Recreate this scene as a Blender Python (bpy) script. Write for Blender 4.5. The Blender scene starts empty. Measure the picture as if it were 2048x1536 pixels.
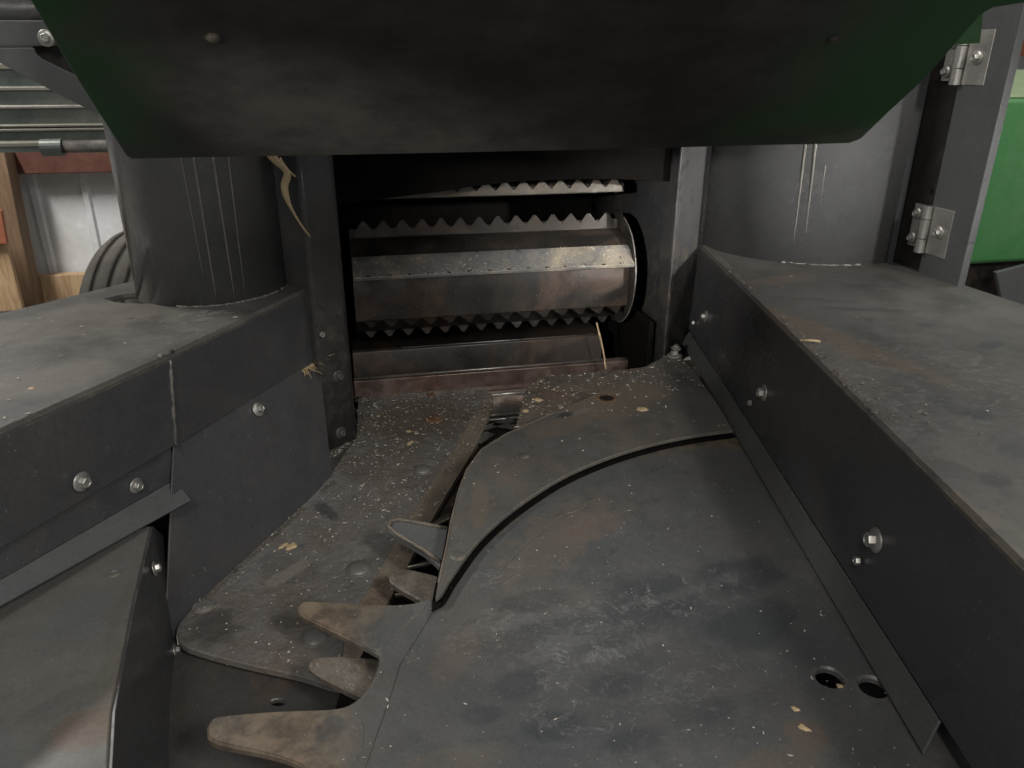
import bpy, bmesh, math, random
from mathutils import Vector, Matrix, noise
from mathutils.geometry import tessellate_polygon
random.seed(7)
S = bpy.context.scene
# ------------------------------------------------------------------ camera
F, CX, CY, H = 1517.0, 1024.0, 768.0, 0.78
dn = Vector((1013-CX, 4400-CY, F)).normalized()
xv = Vector((7500.0, 0, F)); xv.y = -(dn.x*xv.x + dn.z*xv.z)/dn.y
AX = xv.normalized(); AZ = -dn; AY = AZ.cross(AX)
def c2w(v): return Vector((AX.dot(v), AY.dot(v), AZ.dot(v)))
cd = bpy.data.cameras.new('camera'); cam = bpy.data.objects.new('camera', cd); S.collection.objects.link(cam)
cd.lens = F/2048*36; cd.sensor_width = 36; cd.clip_start = 0.02; cd.clip_end = 200
r_, u_, b_ = c2w(Vector((1,0,0))), c2w(Vector((0,-1,0))), c2w(Vector((0,0,-1)))
cam.matrix_world = Matrix(((r_.x,u_.x,b_.x,0),(r_.y,u_.y,b_.y,0),(r_.z,u_.z,b_.z,H),(0,0,0,1)))
cd.dof.use_dof = True; cd.dof.focus_distance = 1.75; cd.dof.aperture_fstop = 9
S.camera = cam
CO = Vector((0,0,H))
def ray(px, py): return c2w(Vector((px-CX, py-CY, F)))
def pz(px, py, h=0.0):                      # where the sight line meets the level z = h
    v = ray(px, py); return CO + v*((h-H)/v.z)
def py_(px, py, yy):                        # where it meets the upright plane y = yy
    v = ray(px, py); return CO + v*(yy/v.y)
def ppl(px, py, p0, n):                     # where it meets a general plane
    v = ray(px, py); return CO + v*((p0-CO).dot(n)/v.dot(n))
# ------------------------------------------------------------------ light
S.view_settings.view_transform = 'Standard'; S.view_settings.look = 'None'
S.view_settings.gamma = 1; S.view_settings.exposure = -0.06; S.view_settings.use_curve_mapping = False
W = bpy.data.worlds.new('World'); S.world = W; W.use_nodes = True
W.node_tree.nodes['Background'].inputs[0].default_value = (0.82, 0.82, 0.84, 1)
W.node_tree.nodes['Background'].inputs[1].default_value = 0.21
def area(name, loc, target, size, power, col=(1,.95,.88), sy=None, spread=None):
    l = bpy.data.lights.new(name, 'AREA'); l.energy = power; l.color = col; l.size = size
    if sy: l.shape = 'RECTANGLE'; l.size_y = sy
    if spread: l.spread = math.radians(spread)
    o = bpy.data.objects.new(name, l); S.collection.objects.link(o); o.location = loc
    o.rotation_euler = (Vector(target)-Vector(loc)).to_track_quat('-Z', 'Y').to_euler(); return o
area('ceiling_lamp', (-0.9, -1.5, 2.9), (0.3, 1.4, 0), 0.3, 40, (1,.965,.92), sy=1.2)
area('ceiling_lamp', (1.25, -1.7, 2.45), (0.5, 1.6, 0.1), 0.3, 54, (1,.965,.92), sy=.5)
area('ceiling_lamp', (-2.6, 3.3, 3.0), (-2.6, 4.4, 0.2), 0.3, 200, (1,.96,.9), sy=1.4)
area('ceiling_lamp', (3.2, 1.6, 2.8), (2.6, 2.6, 0.2), 0.3, 42, (1,.96,.9), sy=1.2)
area('work_lamp', (-0.75, 0.25, 0.80), (0.75, 2.05, 0.30), 0.05, 0.9, (1,.96,.91), spread=26)  # added fill aimed at the channel wall and roller
area('work_lamp', (1.95, -0.6, 1.0), (0.95, 1.98, 0.42), 0.08, 1.5, (1,.965,.92), spread=20)  # added fill to brighten the right post
area('work_lamp', (0.35, -0.9, 1.05), (0.5, 1.6, 0.3), 0.4, 5.0, (1,.95,.88))  # added soft front fill for the upright faces and hood
# ------------------------------------------------------------------ materials
def new_mat(name):
    m = bpy.data.materials.new(name); m.use_nodes = True
    nt = m.node_tree; return m, nt, nt.nodes, nt.links, nt.nodes['Principled BSDF']
def coords(N, L, scale=(1,1,1), rot=(0,0,0)):
    t = N.new('ShaderNodeTexCoord'); mp = N.new('ShaderNodeMapping')
    mp.inputs['Scale'].default_value = scale; mp.inputs['Rotation'].default_value = rot
    L.new(t.outputs['Object'], mp.inputs['Vector']); return mp.outputs['Vector']
def nz(N, L, vec, scale, detail=6, rough=.6, dist=0):
    n = N.new('ShaderNodeTexNoise'); n.inputs['Scale'].default_value = scale
    n.inputs['Detail'].default_value = detail; n.inputs['Roughness'].default_value = rough
    n.inputs['Distortion'].default_value = dist; L.new(vec, n.inputs['Vector']); return n.outputs['Fac']
def ramp(N, L, fac, a, b, ca=0.0, cb=1.0):
    r = N.new('ShaderNodeMapRange'); r.inputs['From Min'].default_value = a; r.inputs['From Max'].default_value = b
    r.inputs['To Min'].default_value = ca; r.inputs['To Max'].default_value = cb
    r.interpolation_type = 'SMOOTHSTEP'; L.new(fac, r.inputs['Value']); return r.outputs['Result']
def mul(N, L, a, b):
    m = N.new('ShaderNodeMath'); m.operation = 'MULTIPLY'
    for i, q in enumerate((a, b)):
        if isinstance(q, (int, float)): m.inputs[i].default_value = q
        else: L.new(q, m.inputs[i])
    return m.outputs[0]
def mix(N, L, fac, a, b):
    m = N.new('ShaderNodeMix'); m.data_type = 'RGBA'
    if isinstance(fac, (int, float)): m.inputs['Factor'].default_value = fac
    else: L.new(fac, m.inputs['Factor'])
    for k, q in ((6, a), (7, b)):
        if isinstance(q, tuple): m.inputs[k].default_value = (*q, 1)
        else: L.new(q, m.inputs[k])
    return m.outputs[2]
def paint(name, base=(.07,.073,.075), dust=(.15,.12,.09), dustamt=.5, dscale=3.0, blot=.5, rust=0.0, speck=.5,
          rough=.42, scratch=.4, metal=0.0, grain=.15, bump=.12, rot=(0,0,.6), mask=None, spec=.5, dlo=.42, dhi=.68, patches=(), org=(0,0), fine2=.5, pits=0, edge=0, lace=()):
    """painted or bare steel with drifts of dust, oily blotches, rust, bright scratches and specks"""
    m, nt, N, L, B = new_mat(name)
    v = coords(N, L)
    c = base
    big = nz(N, L, v, dscale, 8, .62, .6)
    d = mul(N, L, ramp(N, L, big, dlo, dhi), dustamt)
    fine = ramp(N, L, nz(N, L, v, 38, 8, .7), .3, .7, .45, 1.0)
    c = mix(N, L, mul(N, L, d, fine), c, dust)
    if blot:                                  # smooth dark oily spots
        b1 = ramp(N, L, nz(N, L, v, 7.5, 3, .5, .8), .56, .64)
        c = mix(N, L, mul(N, L, b1, blot), c, tuple(q*.48 for q in base))
        b2 = ramp(N, L, nz(N, L, coords(N, L, (1,1,1), (.3,.2,1)), 5.5, 9, .7, 1.2), .60, .63)
        b3 = ramp(N, L, nz(N, L, coords(N, L, (1,1,1), (.3,.2,1)), 5.5, 9, .7, 1.2), .63, .67, 1.0, 0.0)
        c = mix(N, L, mul(N, L, mul(N, L, b2, b3), blot*.6), c, tuple(q*2.0 for q in base))
    if rust:
        r1 = ramp(N, L, nz(N, L, coords(N, L, (1,1,1), (0,0,2)), 4.2, 10, .72, .5), .50, .62)
        rc = mix(N, L, nz(N, L, v, 60, 6), (.10,.05,.03), (.20,.13,.085))
        c = mix(N, L, mul(N, L, r1, rust), c, rc)
    if scratch:                               # fine directional scuffs
        sv = coords(N, L, (4, 90, 4), rot)
        s1 = ramp(N, L, nz(N, L, sv, 3.0, 5, .6), .66, .78)
        c = mix(N, L, mul(N, L, s1, scratch), c, tuple(min(1, q*2.6) for q in base))
    # blemishes at every scale, so that no part of the sheet is quite even
    c = mix(N, L, mul(N, L, ramp(N, L, nz(N, L, v, 16, 9, .75, .5), .50, .72), fine2*.55), c, tuple(q*1.55+.012 for q in base))
    c = mix(N, L, mul(N, L, ramp(N, L, nz(N, L, coords(N, L, (1,1,1), (1,.5,.2)), 27, 9, .78), .52, .70), fine2*.6), c, tuple(q*.5 for q in base))
    for (px_, py0, rx, ry, rot_, pc, pa, ps, pk) in patches:
        mp = N.new('ShaderNodeMapping'); mp.vector_type = 'TEXTURE'
        t = N.new('ShaderNodeTexCoord'); L.new(t.outputs['Object'], mp.inputs['Vector'])
        mp.inputs['Location'].default_value = (px_-org[0], py0-org[1], 0); mp.inputs['Rotation'].default_value = (0,0,rot_)
        mp.inputs['Scale'].default_value = (rx, ry, 1000)
        ln = N.new('ShaderNodeVectorMath'); ln.operation = 'LENGTH'; L.new(mp.outputs[0], ln.inputs[0])
        ma = N.new('ShaderNodeMath'); ma.operation = 'MULTIPLY_ADD'; L.new(nz(N, L, v, ps, 8, .68), ma.inputs[0]); ma.inputs[1].default_value = pk
        L.new(ln.outputs['Value'], ma.inputs[2])
        mk = ramp(N, L, ma.outputs[0], .55+pk*.5, 1.0+pk*.5, 1.0, 0.0)
        c = mix(N, L, mul(N, L, mk, pa), c, pc)
    def area_mask(px_, py0, rx, ry, rot_, ps, pk):
        mp = N.new('ShaderNodeMapping'); mp.vector_type = 'TEXTURE'
        t = N.new('ShaderNodeTexCoord'); L.new(t.outputs['Object'], mp.inputs['Vector'])
        mp.inputs['Location'].default_value = (px_-org[0], py0-org[1], 0); mp.inputs['Rotation'].default_value = (0,0,rot_)
        mp.inputs['Scale'].default_value = (rx, ry, 1000)
        ln = N.new('ShaderNodeVectorMath'); ln.operation = 'LENGTH'; L.new(mp.outputs[0], ln.inputs[0])
        ma = N.new('ShaderNodeMath'); ma.operation = 'MULTIPLY_ADD'; L.new(nz(N, L, v, ps, 6, .6), ma.inputs[0]); ma.inputs[1].default_value = pk
        L.new(ln.outputs['Value'], ma.inputs[2]); return ramp(N, L, ma.outputs[0], .5+pk*.5, 1.0+pk*.5, 1.0, 0.0)
    if lace:                                  # dried splash marks: thin broken pale rims
        ab = N.new('ShaderNodeMath'); ab.operation = 'SUBTRACT'; L.new(nz(N, L, coords(N, L, (1,1.2,1), (.2,.4,.3)), 15, 9, .72, .7), ab.inputs[0]); ab.inputs[1].default_value = .5
        a2 = N.new('ShaderNodeMath'); a2.operation = 'ABSOLUTE'; L.new(ab.outputs[0], a2.inputs[0])
        ln_ = mul(N, L, ramp(N, L, a2.outputs[0], .002, .022, 1.0, 0.0), ramp(N, L, nz(N, L, v, 34, 5, .7), .42, .62))
        for (a_, b_, rx, ry, rt, amt) in lace:
            c = mix(N, L, mul(N, L, mul(N, L, ln_, area_mask(a_, b_, rx, ry, rt, 8, 1.2)), amt), c, (.27,.27,.26))
    if edge:                                  # paint rubbed off along edges and corners
        bv = N.new('ShaderNodeBevel'); bv.samples = 4; bv.inputs['Radius'].default_value = .0055
        ge = N.new('ShaderNodeNewGeometry'); dt = N.new('ShaderNodeVectorMath'); dt.operation = 'DOT_PRODUCT'
        L.new(bv.outputs[0], dt.inputs[0]); L.new(ge.outputs['True Normal'], dt.inputs[1])
        em = ramp(N, L, dt.outputs['Value'], .90, .985, 1.0, 0.0)
        em = mul(N, L, em, ramp(N, L, nz(N, L, v, 26, 7, .75), .44, .60))
        c = mix(N, L, mul(N, L, em, edge), c, mix(N, L, nz(N, L, v, 50, 3), (.13,.095,.065), (.26,.23,.19)))
    if speck:
        vo = N.new('ShaderNodeTexVoronoi'); vo.inputs['Scale'].default_value = 95; L.new(v, vo.inputs['Vector'])
        sp = ramp(N, L, vo.outputs['Distance'], .10, .17, 1.0, 0.0)
        pick = ramp(N, L, nz(N, L, v, 22, 4), .52, .60)
        c = mix(N, L, mul(N, L, mul(N, L, sp, pick), speck), c, (.36,.33,.28))
    g = ramp(N, L, nz(N, L, v, 170, 5, .7), .2, .8, 1-grain, 1+grain)
    hs = N.new('ShaderNodeHueSaturation'); L.new(g, hs.inputs['Value']); L.new(c, hs.inputs['Color'])
    L.new(hs.outputs[0], B.inputs['Base Color'])
    rr = ramp(N, L, nz(N, L, v, 9, 8, .65), .3, .7, rough-.10, rough+.16)
    rm = N.new('ShaderNodeMath'); rm.operation = 'ADD'; rm.use_clamp = True
    L.new(rr, rm.inputs[0]); L.new(mul(N, L, d, .35), rm.inputs[1]); L.new(rm.outputs[0], B.inputs['Roughness'])
    B.inputs['Metallic'].default_value = metal; B.inputs['Specular IOR Level'].default_value = spec
    h1 = nz(N, L, v, 130, 6, .7); h2 = nz(N, L, v, 4, 3)
    ad = N.new('ShaderNodeMath'); ad.operation = 'ADD'; L.new(mul(N, L, h1, .25), ad.inputs[0]); L.new(mul(N, L, h2, 1.6), ad.inputs[1])
    bp = N.new('ShaderNodeBump'); bp.inputs['Strength'].default_value = bump; bp.inputs['Distance'].default_value = .006
    hh = ad.outputs[0]
    if pits:
        for sc_, w_ in ((55, 1.0), (110, .6)):
            vp = N.new('ShaderNodeTexVoronoi'); vp.inputs['Scale'].default_value = sc_; L.new(coords(N, L, (1,.55,1), rot), vp.inputs['Vector'])
            pm = mul(N, L, ramp(N, L, vp.outputs['Distance'], .05, .32), ramp(N, L, nz(N, L, v, 14+sc_/10, 3), .42, .6))
            a2 = N.new('ShaderNodeMath'); a2.operation = 'ADD'; L.new(hh, a2.inputs[0]); L.new(mul(N, L, pm, pits*w_), a2.inputs[1]); hh = a2.outputs[0]
    L.new(hh, bp.inputs['Height']); L.new(bp.outputs[0], B.inputs['Normal'])
    return m
M = {}
FLZ, HZZ = -.12, .30
M['wall']   = paint('anthracite_paint', (.064,.065,.068), dust=(.11,.095,.08), dustamt=.3, blot=.12, speck=.45, scratch=.14, rough=.27, bump=.08, fine2=.35, edge=.4)
DO = (.62, .70)
def W2(px, py, z): p = pz(px, py, z); return p.x, p.y
def pat(px, py, z, rx, ry, rot, col, amt, ns=9, k=1.6): return (*W2(px, py, z), rx, ry, rot, col, amt, ns, k)
GZ = .018
BR_, DK_, PALE_ = (.150,.115,.080), (.040,.044,.050), (.21,.21,.20)
M['disc'] = paint('scuffed_grey_disc', (.086,.090,.090), dust=(.135,.115,.092), dustamt=.5, dscale=4, blot=.12, rust=.12, speck=.3, scratch=.25, rough=.36, bump=.16, org=DO, fine2=.95, edge=.8, lace=((*W2(1120,1250,0),.20,.10,.1,.42),(*W2(1380,1180,0),.14,.08,.1,.36),(*W2(1260,1380,0),.24,.12,.1,.32),(*W2(1000,1150,0),.08,.04,.3,.5)), patches=(
    pat(1250,1330,0,.42,.19,.1,(.058,.063,.067),.55,7,1.2), pat(780,1400,0,.12,.16,.1,(.062,.064,.064),.4,7,1.2),
    pat(1120,1070,0,.20,.075,.75,(.125,.108,.092),.75,26,2.6), pat(1190,1050,0,.10,.05,.4,(.145,.112,.100),.5,14,1.8), pat(1000,1040,0,.13,.03,.85,(.15,.115,.085),.6,20),
    pat(1480,1150,0,.10,.055,.2,DK_,.63,17,1.3), pat(1290,1200,0,.12,.07,.3,DK_,.48,15,1.8), pat(1500,1250,0,.11,.055,.3,DK_,.52,17,1.6),
    pat(1060,1200,0,.08,.03,0,DK_,.37,16), pat(1040,1370,0,.05,.03,.2,DK_,.56,12,1.0), pat(1230,1370,0,.055,.028,0,DK_,.52,12,.9), pat(1110,1450,0,.05,.03,0,DK_,.60,12,.9),
    pat(960,1430,0,.04,.022,0,DK_,.52,12,.9), pat(1400,1420,0,.06,.03,0,DK_,.37,12,1.2), pat(1270,1480,0,.06,.022,.1,DK_,.45,12,1.0),
    pat(1050,1240,0,.13,.018,.1,PALE_,.16,60,4.5), pat(1120,1290,0,.09,.022,.3,PALE_,.17,60,4.5), pat(1240,1300,0,.10,.018,.2,PALE_,.15,60,4.5), pat(1350,1190,0,.09,.014,.1,PALE_,.15,60,4.5),
    pat(1440,1160,0,.05,.02,.1,PALE_,.13,60,4.5), pat(910,1310,0,.035,.075,-.5,(.125,.10,.08),.4,14,1.6), pat(1615,1470,0,.035,.03,.2,(.15,.10,.07),.4,20,1.6), pat(1500,1560,0,.14,.035,.2,(.13,.105,.08),.45,14,1.6), pat(900,1530,0,.10,.03,.1,(.125,.105,.085),.4,14)))
def radial(m, r0, r1, col, col2):
    """worn brown ring outside radius r0 (object coordinates are centred on the disc)"""
    nt = m.node_tree; N, L = nt.nodes, nt.links; B = N['Principled BSDF']
    old = B.inputs['Base Color'].links[0].from_socket
    v = coords(N, L); ln = N.new('ShaderNodeVectorMath'); ln.operation = 'LENGTH'
    fl_ = N.new('ShaderNodeVectorMath'); fl_.operation = 'MULTIPLY'; fl_.inputs[1].default_value = (1,1,0); L.new(v, fl_.inputs[0]); L.new(fl_.outputs[0], ln.inputs[0])
    ma = N.new('ShaderNodeMath'); ma.operation = 'MULTIPLY_ADD'; L.new(nz(N, L, v, 14, 8, .7), ma.inputs[0]); ma.inputs[1].default_value = .12; L.new(ln.outputs['Value'], ma.inputs[2])
    mk = ramp(N, L, ma.outputs[0], r0+.06, r1+.06)
    w = mix(N, L, ramp(N, L, nz(N, L, v, 24, 9, .75), .36, .64), col, col2)
    w = mix(N, L, mul(N, L, ramp(N, L, nz(N, L, v, 120, 6, .7), .62, .70), .7), w, (.30,.25,.18))
    w = mix(N, L, mul(N, L, ramp(N, L, nz(N, L, v, 9, 4, .6), .60, .66), .7), w, tuple(q*.4 for q in col))
    L.new(mix(N, L, mul(N, L, mk, .92), old, w), B.inputs['Base Color'])
radial(M['disc'], .64, .72, (.066,.052,.038), (.178,.138,.096))
M['guide'] = paint('worn_guide_plate', (.102,.101,.094), dust=(.150,.116,.084), dustamt=.7, dscale=3.3, blot=.3, rust=.10, speck=.5, scratch=.2, rough=.38, bump=.15, edge=.9, fine2=.8, org=(0,0), patches=(
    pat(1230,800,GZ,.22,.10,.5,(.150,.122,.090),.85,12,1.8), pat(1120,850,GZ,.12,.05,.5,(.145,.12,.09),.6,14), pat(1400,800,GZ,.05,.09,.4,(.13,.125,.115),.7,10), pat(1130,830,GZ,.03,.015,.4,DK_,.8,14,1.2), pat(1165,822,GZ,.05,.012,.5,PALE_,.4,30,2.5), pat(960,1000,GZ,.02,.12,-.2,(.14,.115,.085),.6,20)))
M['shear'] = paint('pitted_plate', (.160,.157,.148), dust=(.125,.096,.070), dustamt=.8, dscale=5, blot=.3, rust=.22, speck=1.0, scratch=.55, rough=.36, bump=.24, metal=.0, fine2=1.0, pits=.9, edge=.8, org=(0,0), patches=(
    pat(830,840,FLZ,.19,.15,.3,(.120,.100,.076),.9,12,1.8), pat(790,900,FLZ,.10,.06,.3,(.13,.105,.08),.6,12), pat(570,1150,FLZ,.07,.02,.75,(.24,.22,.19),.6,20,1.8), pat(420,1260,FLZ,.06,.06,.3,(.06,.056,.052),.8,12,1.6), pat(650,1020,FLZ,.02,.06,.5,DK_,.7,10,1.2), pat(610,1230,FLZ,.07,.05,.3,(.085,.078,.068),.7,14,1.8), pat(700,930,FLZ,.05,.10,.3,(.12,.095,.072),.5,14,1.8)))
M['finger'] = paint('brown_worn_steel', (.118,.102,.082), dust=(.20,.17,.13), dustamt=.6, dscale=14, blot=.5, rust=.35, speck=.6, scratch=.5, rough=.40, bump=.5, fine2=1.0, pits=.35)
M['band'] = paint('brown_worn_band', (.20,.168,.13), dust=(.26,.215,.165), dustamt=.6, dscale=12, blot=.5, rust=.25, speck=.6, scratch=.8, rough=.40, bump=.5, fine2=1.0, pits=.35)
M['rivet'] = paint('worn_rivet', (.17,.165,.155), dustamt=.3, blot=.2, speck=.3, scratch=.2, rough=.33, metal=.2, fine2=.6)
M['divider']= paint('pale_dusty_divider', (.128,.131,.122), dust=(.16,.145,.12), dustamt=.5, dscale=3, blot=.25, rust=.0, speck=.25, scratch=.12, rough=.45, fine2=.55, edge=.9, org=(0,0), patches=(
    pat(225,1400,.0,.02,.10,.1,(.13,.11,.09),.5,14,1.5), pat(250,1250,.0,.012,.14,.0,(.125,.11,.09),.5,14,1.5), pat(190,1500,0,.05,.04,.1,(.14,.105,.075),.7,12,1.5)))
TP = (-.973, .22)
M['top'] = paint('dusty_anthracite_top', (.074,.072,.067), dust=(.140,.130,.112), dustamt=.5, dscale=2.6, blot=.35, speck=.35, scratch=.2, rough=.40, bump=.12, fine2=.7, edge=.8, lace=((*W2(1800,750,HZZ),.3,.3,.2,.4),(*W2(430,625,HZZ),.12,.05,.5,.8),(*W2(150,700,HZZ),.3,.2,.5,.3)), org=(0,0), patches=(
    pat(1620,660,HZZ,.06,.34,.22,(.105,.085,.065),.85,14,1.6), pat(1830,960,HZZ,.03,.17,.22,(.135,.118,.092),.6,16,1.5), pat(1950,1060,HZZ,.015,.16,.22,(.135,.118,.092),.5,20,1.5), pat(1560,560,HZZ,.12,.05,.2,(.12,.10,.08),.6,16),
    pat(1750,620,HZZ,.16,.018,-.35,(.055,.054,.052),.8,16,1.2), pat(1640,600,HZZ,.12,.015,-.4,(.05,.05,.048),.7,14,1.2), pat(1980,690,HZZ,.05,.02,.3,DK_,.6,10,1.0), pat(1960,830,HZZ,.035,.025,.3,DK_,.7,8,1.0), pat(2030,900,HZZ,.035,.025,.3,DK_,.6,8,1.0), pat(1880,800,HZZ,.03,.02,.3,DK_,.6,8,1.0), pat(1990,960,HZZ,.03,.02,.3,DK_,.5,8,1.0), pat(1850,650,HZZ,.03,.02,.3,DK_,.5,8,1.0),
    pat(160,640,HZZ,.30,.16,.5,(.125,.113,.098),.75,8,1.6), pat(80,760,HZZ,.14,.08,.5,(.13,.117,.10),.7,10,1.6), pat(575,555,HZZ,.06,.07,.5,(.10,.08,.062),.8,14,1.5), pat(260,637,HZZ,.010,.007,.1,DK_,.9,10,.8), pat(430,625,HZZ,.035,.010,.6,PALE_,.4,24,2.4), pat(130,590,HZZ,.10,.05,.4,(.13,.125,.115),.4,12)))
M['dark']   = paint('black_sooty_steel', (.012,.011,.010), dust=(.025,.020,.016), dustamt=.5, dscale=6, blot=.3, rust=.3, speck=.1, scratch=.2, rough=.5)  # near-black for cavities, hidden backs and small fittings
M['soot']   = paint('oily_black', (.005,.0045,.004), dust=(.014,.011,.009), dustamt=.5, dscale=6, blot=.2, speck=.1, scratch=.1, rough=.9, spec=.08)  # near-black: shade of the intake and gaps put into the colour
M['bar']    = paint('dark_toothed_bar', (.030,.026,.023), dust=(.08,.062,.048), dustamt=.6, dscale=12, blot=.3, rust=.3, speck=.3, scratch=.3, rough=.35, metal=.3)
M['chan']   = paint('brown_channel_steel', (.036,.031,.028), dust=(.07,.052,.042), dustamt=.6, dscale=4, blot=.4, rust=.35, speck=.4, scratch=.4, rough=.35, metal=.3)
M['roller'] = paint('oily_roller_steel', (.026,.024,.022), dust=(.075,.060,.048), dustamt=.6, dscale=9, blot=.5, rust=.35, speck=.5, scratch=.5, rough=.42, metal=.15, fine2=1.0)
M['ledge']  = paint('chaff_dusted_steel', (.28,.29,.30), dust=(.62,.53,.38), dustamt=1.0, dscale=9, blot=.2, rust=.1, speck=1.0, scratch=.3, rough=.35, metal=.4)  # chaff dust, and the light on the ledge put into its pale colour
M['rustbar']= paint('rusty_bar', (.15,.105,.09), dust=(.28,.215,.185), dustamt=.9, dscale=8, blot=.7, rust=.8, speck=.2, scratch=.3, rough=.28, metal=.5)
M['bright'] = paint('worn_bright_steel', (.42,.40,.37), dust=(.22,.19,.15), dustamt=.6, dscale=10, blot=.2, rust=.15, speck=.5, scratch=.6, rough=.28, metal=.7)
M['zinc']   = paint('zinc_plate', (.48,.47,.44), dust=(.28,.26,.22), dustamt=.5, dscale=20, blot=.25, speck=0, scratch=.2, rough=.33, metal=.75, bump=.2)
M['edge']   = paint('bare_edge_steel', (.26,.23,.19), dust=(.26,.2,.14), dustamt=.6, dscale=20, blot=.2, speck=.2, scratch=.3, rough=.4, metal=.3)
M['panel']  = paint('grey_side_panel', (.100,.104,.106), dustamt=.15, blot=.08, speck=.15, scratch=.1, rough=.36, fine2=.25)
M['lip']    = paint('scuffed_lip', (.082,.085,.084), dustamt=.3, blot=.1, speck=.4, scratch=.2, rough=.33, fine2=.5)
M['galv']   = paint('grey_green_sheet', (.10,.12,.11), dust=(.26,.25,.20), dustamt=.4, blot=.2, speck=.1, scratch=.2, rough=.35, metal=.25)
M['ridge']  = paint('bare_ridge', (.22,.215,.18), dust=(.19,.175,.14), dustamt=.4, blot=.1, speck=0, scratch=.2, rough=.4, metal=.2)
M['green']  = paint('green_body_paint', (.060,.215,.070), dust=(.13,.25,.12), dustamt=.5, blot=.05, speck=0, scratch=.03, rough=.42, grain=.06)
M['palegreen']= paint('dusty_green_paint', (.24,.32,.18), dust=(.36,.36,.26), dustamt=.6, blot=.1, speck=.1, scratch=.1, rough=.6)
M['hood']   = paint('green_hood_dirt', (.010,.050,.014), dust=(.050,.043,.037), dustamt=1.0, dscale=1.3, blot=.25, speck=.05, scratch=.08, rough=.42, dlo=.40, dhi=.56)
M['white']  = paint('white_wall_sheet', (.62,.64,.66), dust=(.48,.45,.40), dustamt=.5, blot=.08, speck=0, scratch=.1, rough=.5, grain=.05)
M['redwood']= paint('red_brown_timber', (.085,.028,.019), dust=(.16,.08,.055), dustamt=.6, dscale=5, blot=.3, speck=.1, scratch=.5, rough=.75, rot=(0,0,0))
M['orange'] = paint('orange_board', (.26,.085,.04), dust=(.35,.16,.09), dustamt=.4, blot=.2, speck=0, scratch=.3, rough=.7)
M['concrete']= paint('concrete', (.24,.23,.21), dustamt=.4, blot=.3, speck=.3, scratch=.1, rough=.85)
def wood_mat(name, a, b):
    m, nt, N, L, B = new_mat(name)
    v = coords(N, L, (14, 14, 1.2)); w = nz(N, L, v, 2.5, 8, .6, 1.5)
    c = mix(N, L, ramp(N, L, w, .3, .7), a, b)
    k = ramp(N, L, nz(N, L, coords(N, L, (1,1,.6)), 7, 2), .66, .72); c = mix(N, L, mul(N, L, k, .6), c, tuple(q*.35 for q in a))
    L.new(c, B.inputs['Base Color']); B.inputs['Roughness'].default_value = .75; return m
M['wood'] = wood_mat('pine_timber', (.30,.19,.10), (.46,.33,.20))
M['wooddark'] = wood_mat('aged_timber', (.13,.08,.045), (.20,.13,.08))
M['rubber'] = paint('dusty_rubber', (.07,.065,.058), dust=(.15,.135,.115), dustamt=.9, dscale=5, blot=.2, speck=.1, scratch=.1, rough=.8, bump=.5)
M['straw']  = paint('dry_straw', (.50,.38,.22), dust=(.62,.50,.32), dustamt=.7, dscale=30, blot=0, speck=0, scratch=.3, rough=.6)
M['chaff']  = paint('chaff', (.46,.44,.39), dust=(.50,.43,.33), dustamt=1, dscale=12, blot=0, speck=0, scratch=0, rough=.6)
M['weld']   = paint('weld_bead', (.15,.145,.135), dust=(.30,.28,.25), dustamt=.9, dscale=30, blot=.3, speck=0, scratch=0, rough=.4, metal=.4, bump=.6)
M['rub']    = paint('rubbed_paint', (.14,.132,.12), dustamt=.3, blot=0, speck=0, scratch=.2, rough=.35, metal=.2)  # pale colour of the lamp glints drawn on the shrouds
M['ring']   = paint('oil_ring_rust', (.17,.09,.05), dustamt=.6, dscale=20, rust=.6, rough=.4)
# ------------------------------------------------------------------ object helpers
def thing(name, label, cat, loc=(0,0,0), group=None):
    o = bpy.data.objects.new(name, None); S.collection.objects.link(o); o.location = loc; o.empty_display_size = .05
    o['label'] = label; o['category'] = cat
    if group: o['group'] = group
    return o
def tag(o, label=None, cat=None, group=None, kind=None):
    for k, v in (('label', label), ('category', cat), ('group', group), ('kind', kind)):
        if v: o[k] = v
    return o
def wloc(o):
    p = Vector((0,0,0))
    while o: p += o.location; o = o.parent
    return p
def link(name, bm, mat, parent=None, origin=None, smooth=False, label=None):
    """link a bmesh given in world coordinates as one mesh object"""
    bmesh.ops.recalc_face_normals(bm, faces=bm.faces)
    vs = [v.co for v in bm.verts]
    if origin is None:
        lo = [min(v[i] for v in vs) for i in range(3)]; hi = [max(v[i] for v in vs) for i in range(3)]
        origin = Vector(((lo[0]+hi[0])/2, (lo[1]+hi[1])/2, lo[2]))
    origin = Vector(origin)
    bmesh.ops.translate(bm, verts=bm.verts, vec=-origin)
    me = bpy.data.meshes.new(name); bm.to_mesh(me); bm.free()
    for f in me.polygons: f.use_smooth = smooth
    me.materials.append(mat)
    o = bpy.data.objects.new(name, me); S.collection.objects.link(o)
    o.location = origin - (wloc(parent) if parent else Vector((0,0,0)))
    if parent: o.parent = parent
    if label: o['label'] = label
    return o
def bevel(o, w=.003, seg=3, ang=28):
    b = o.modifiers.new('bevel', 'BEVEL'); b.width = w; b.segments = seg; b.limit_method = 'ANGLE'
    b.angle_limit = math.radians(ang); b.harden_normals = True
    for f in o.data.polygons: f.use_smooth = True
    return o
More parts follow.
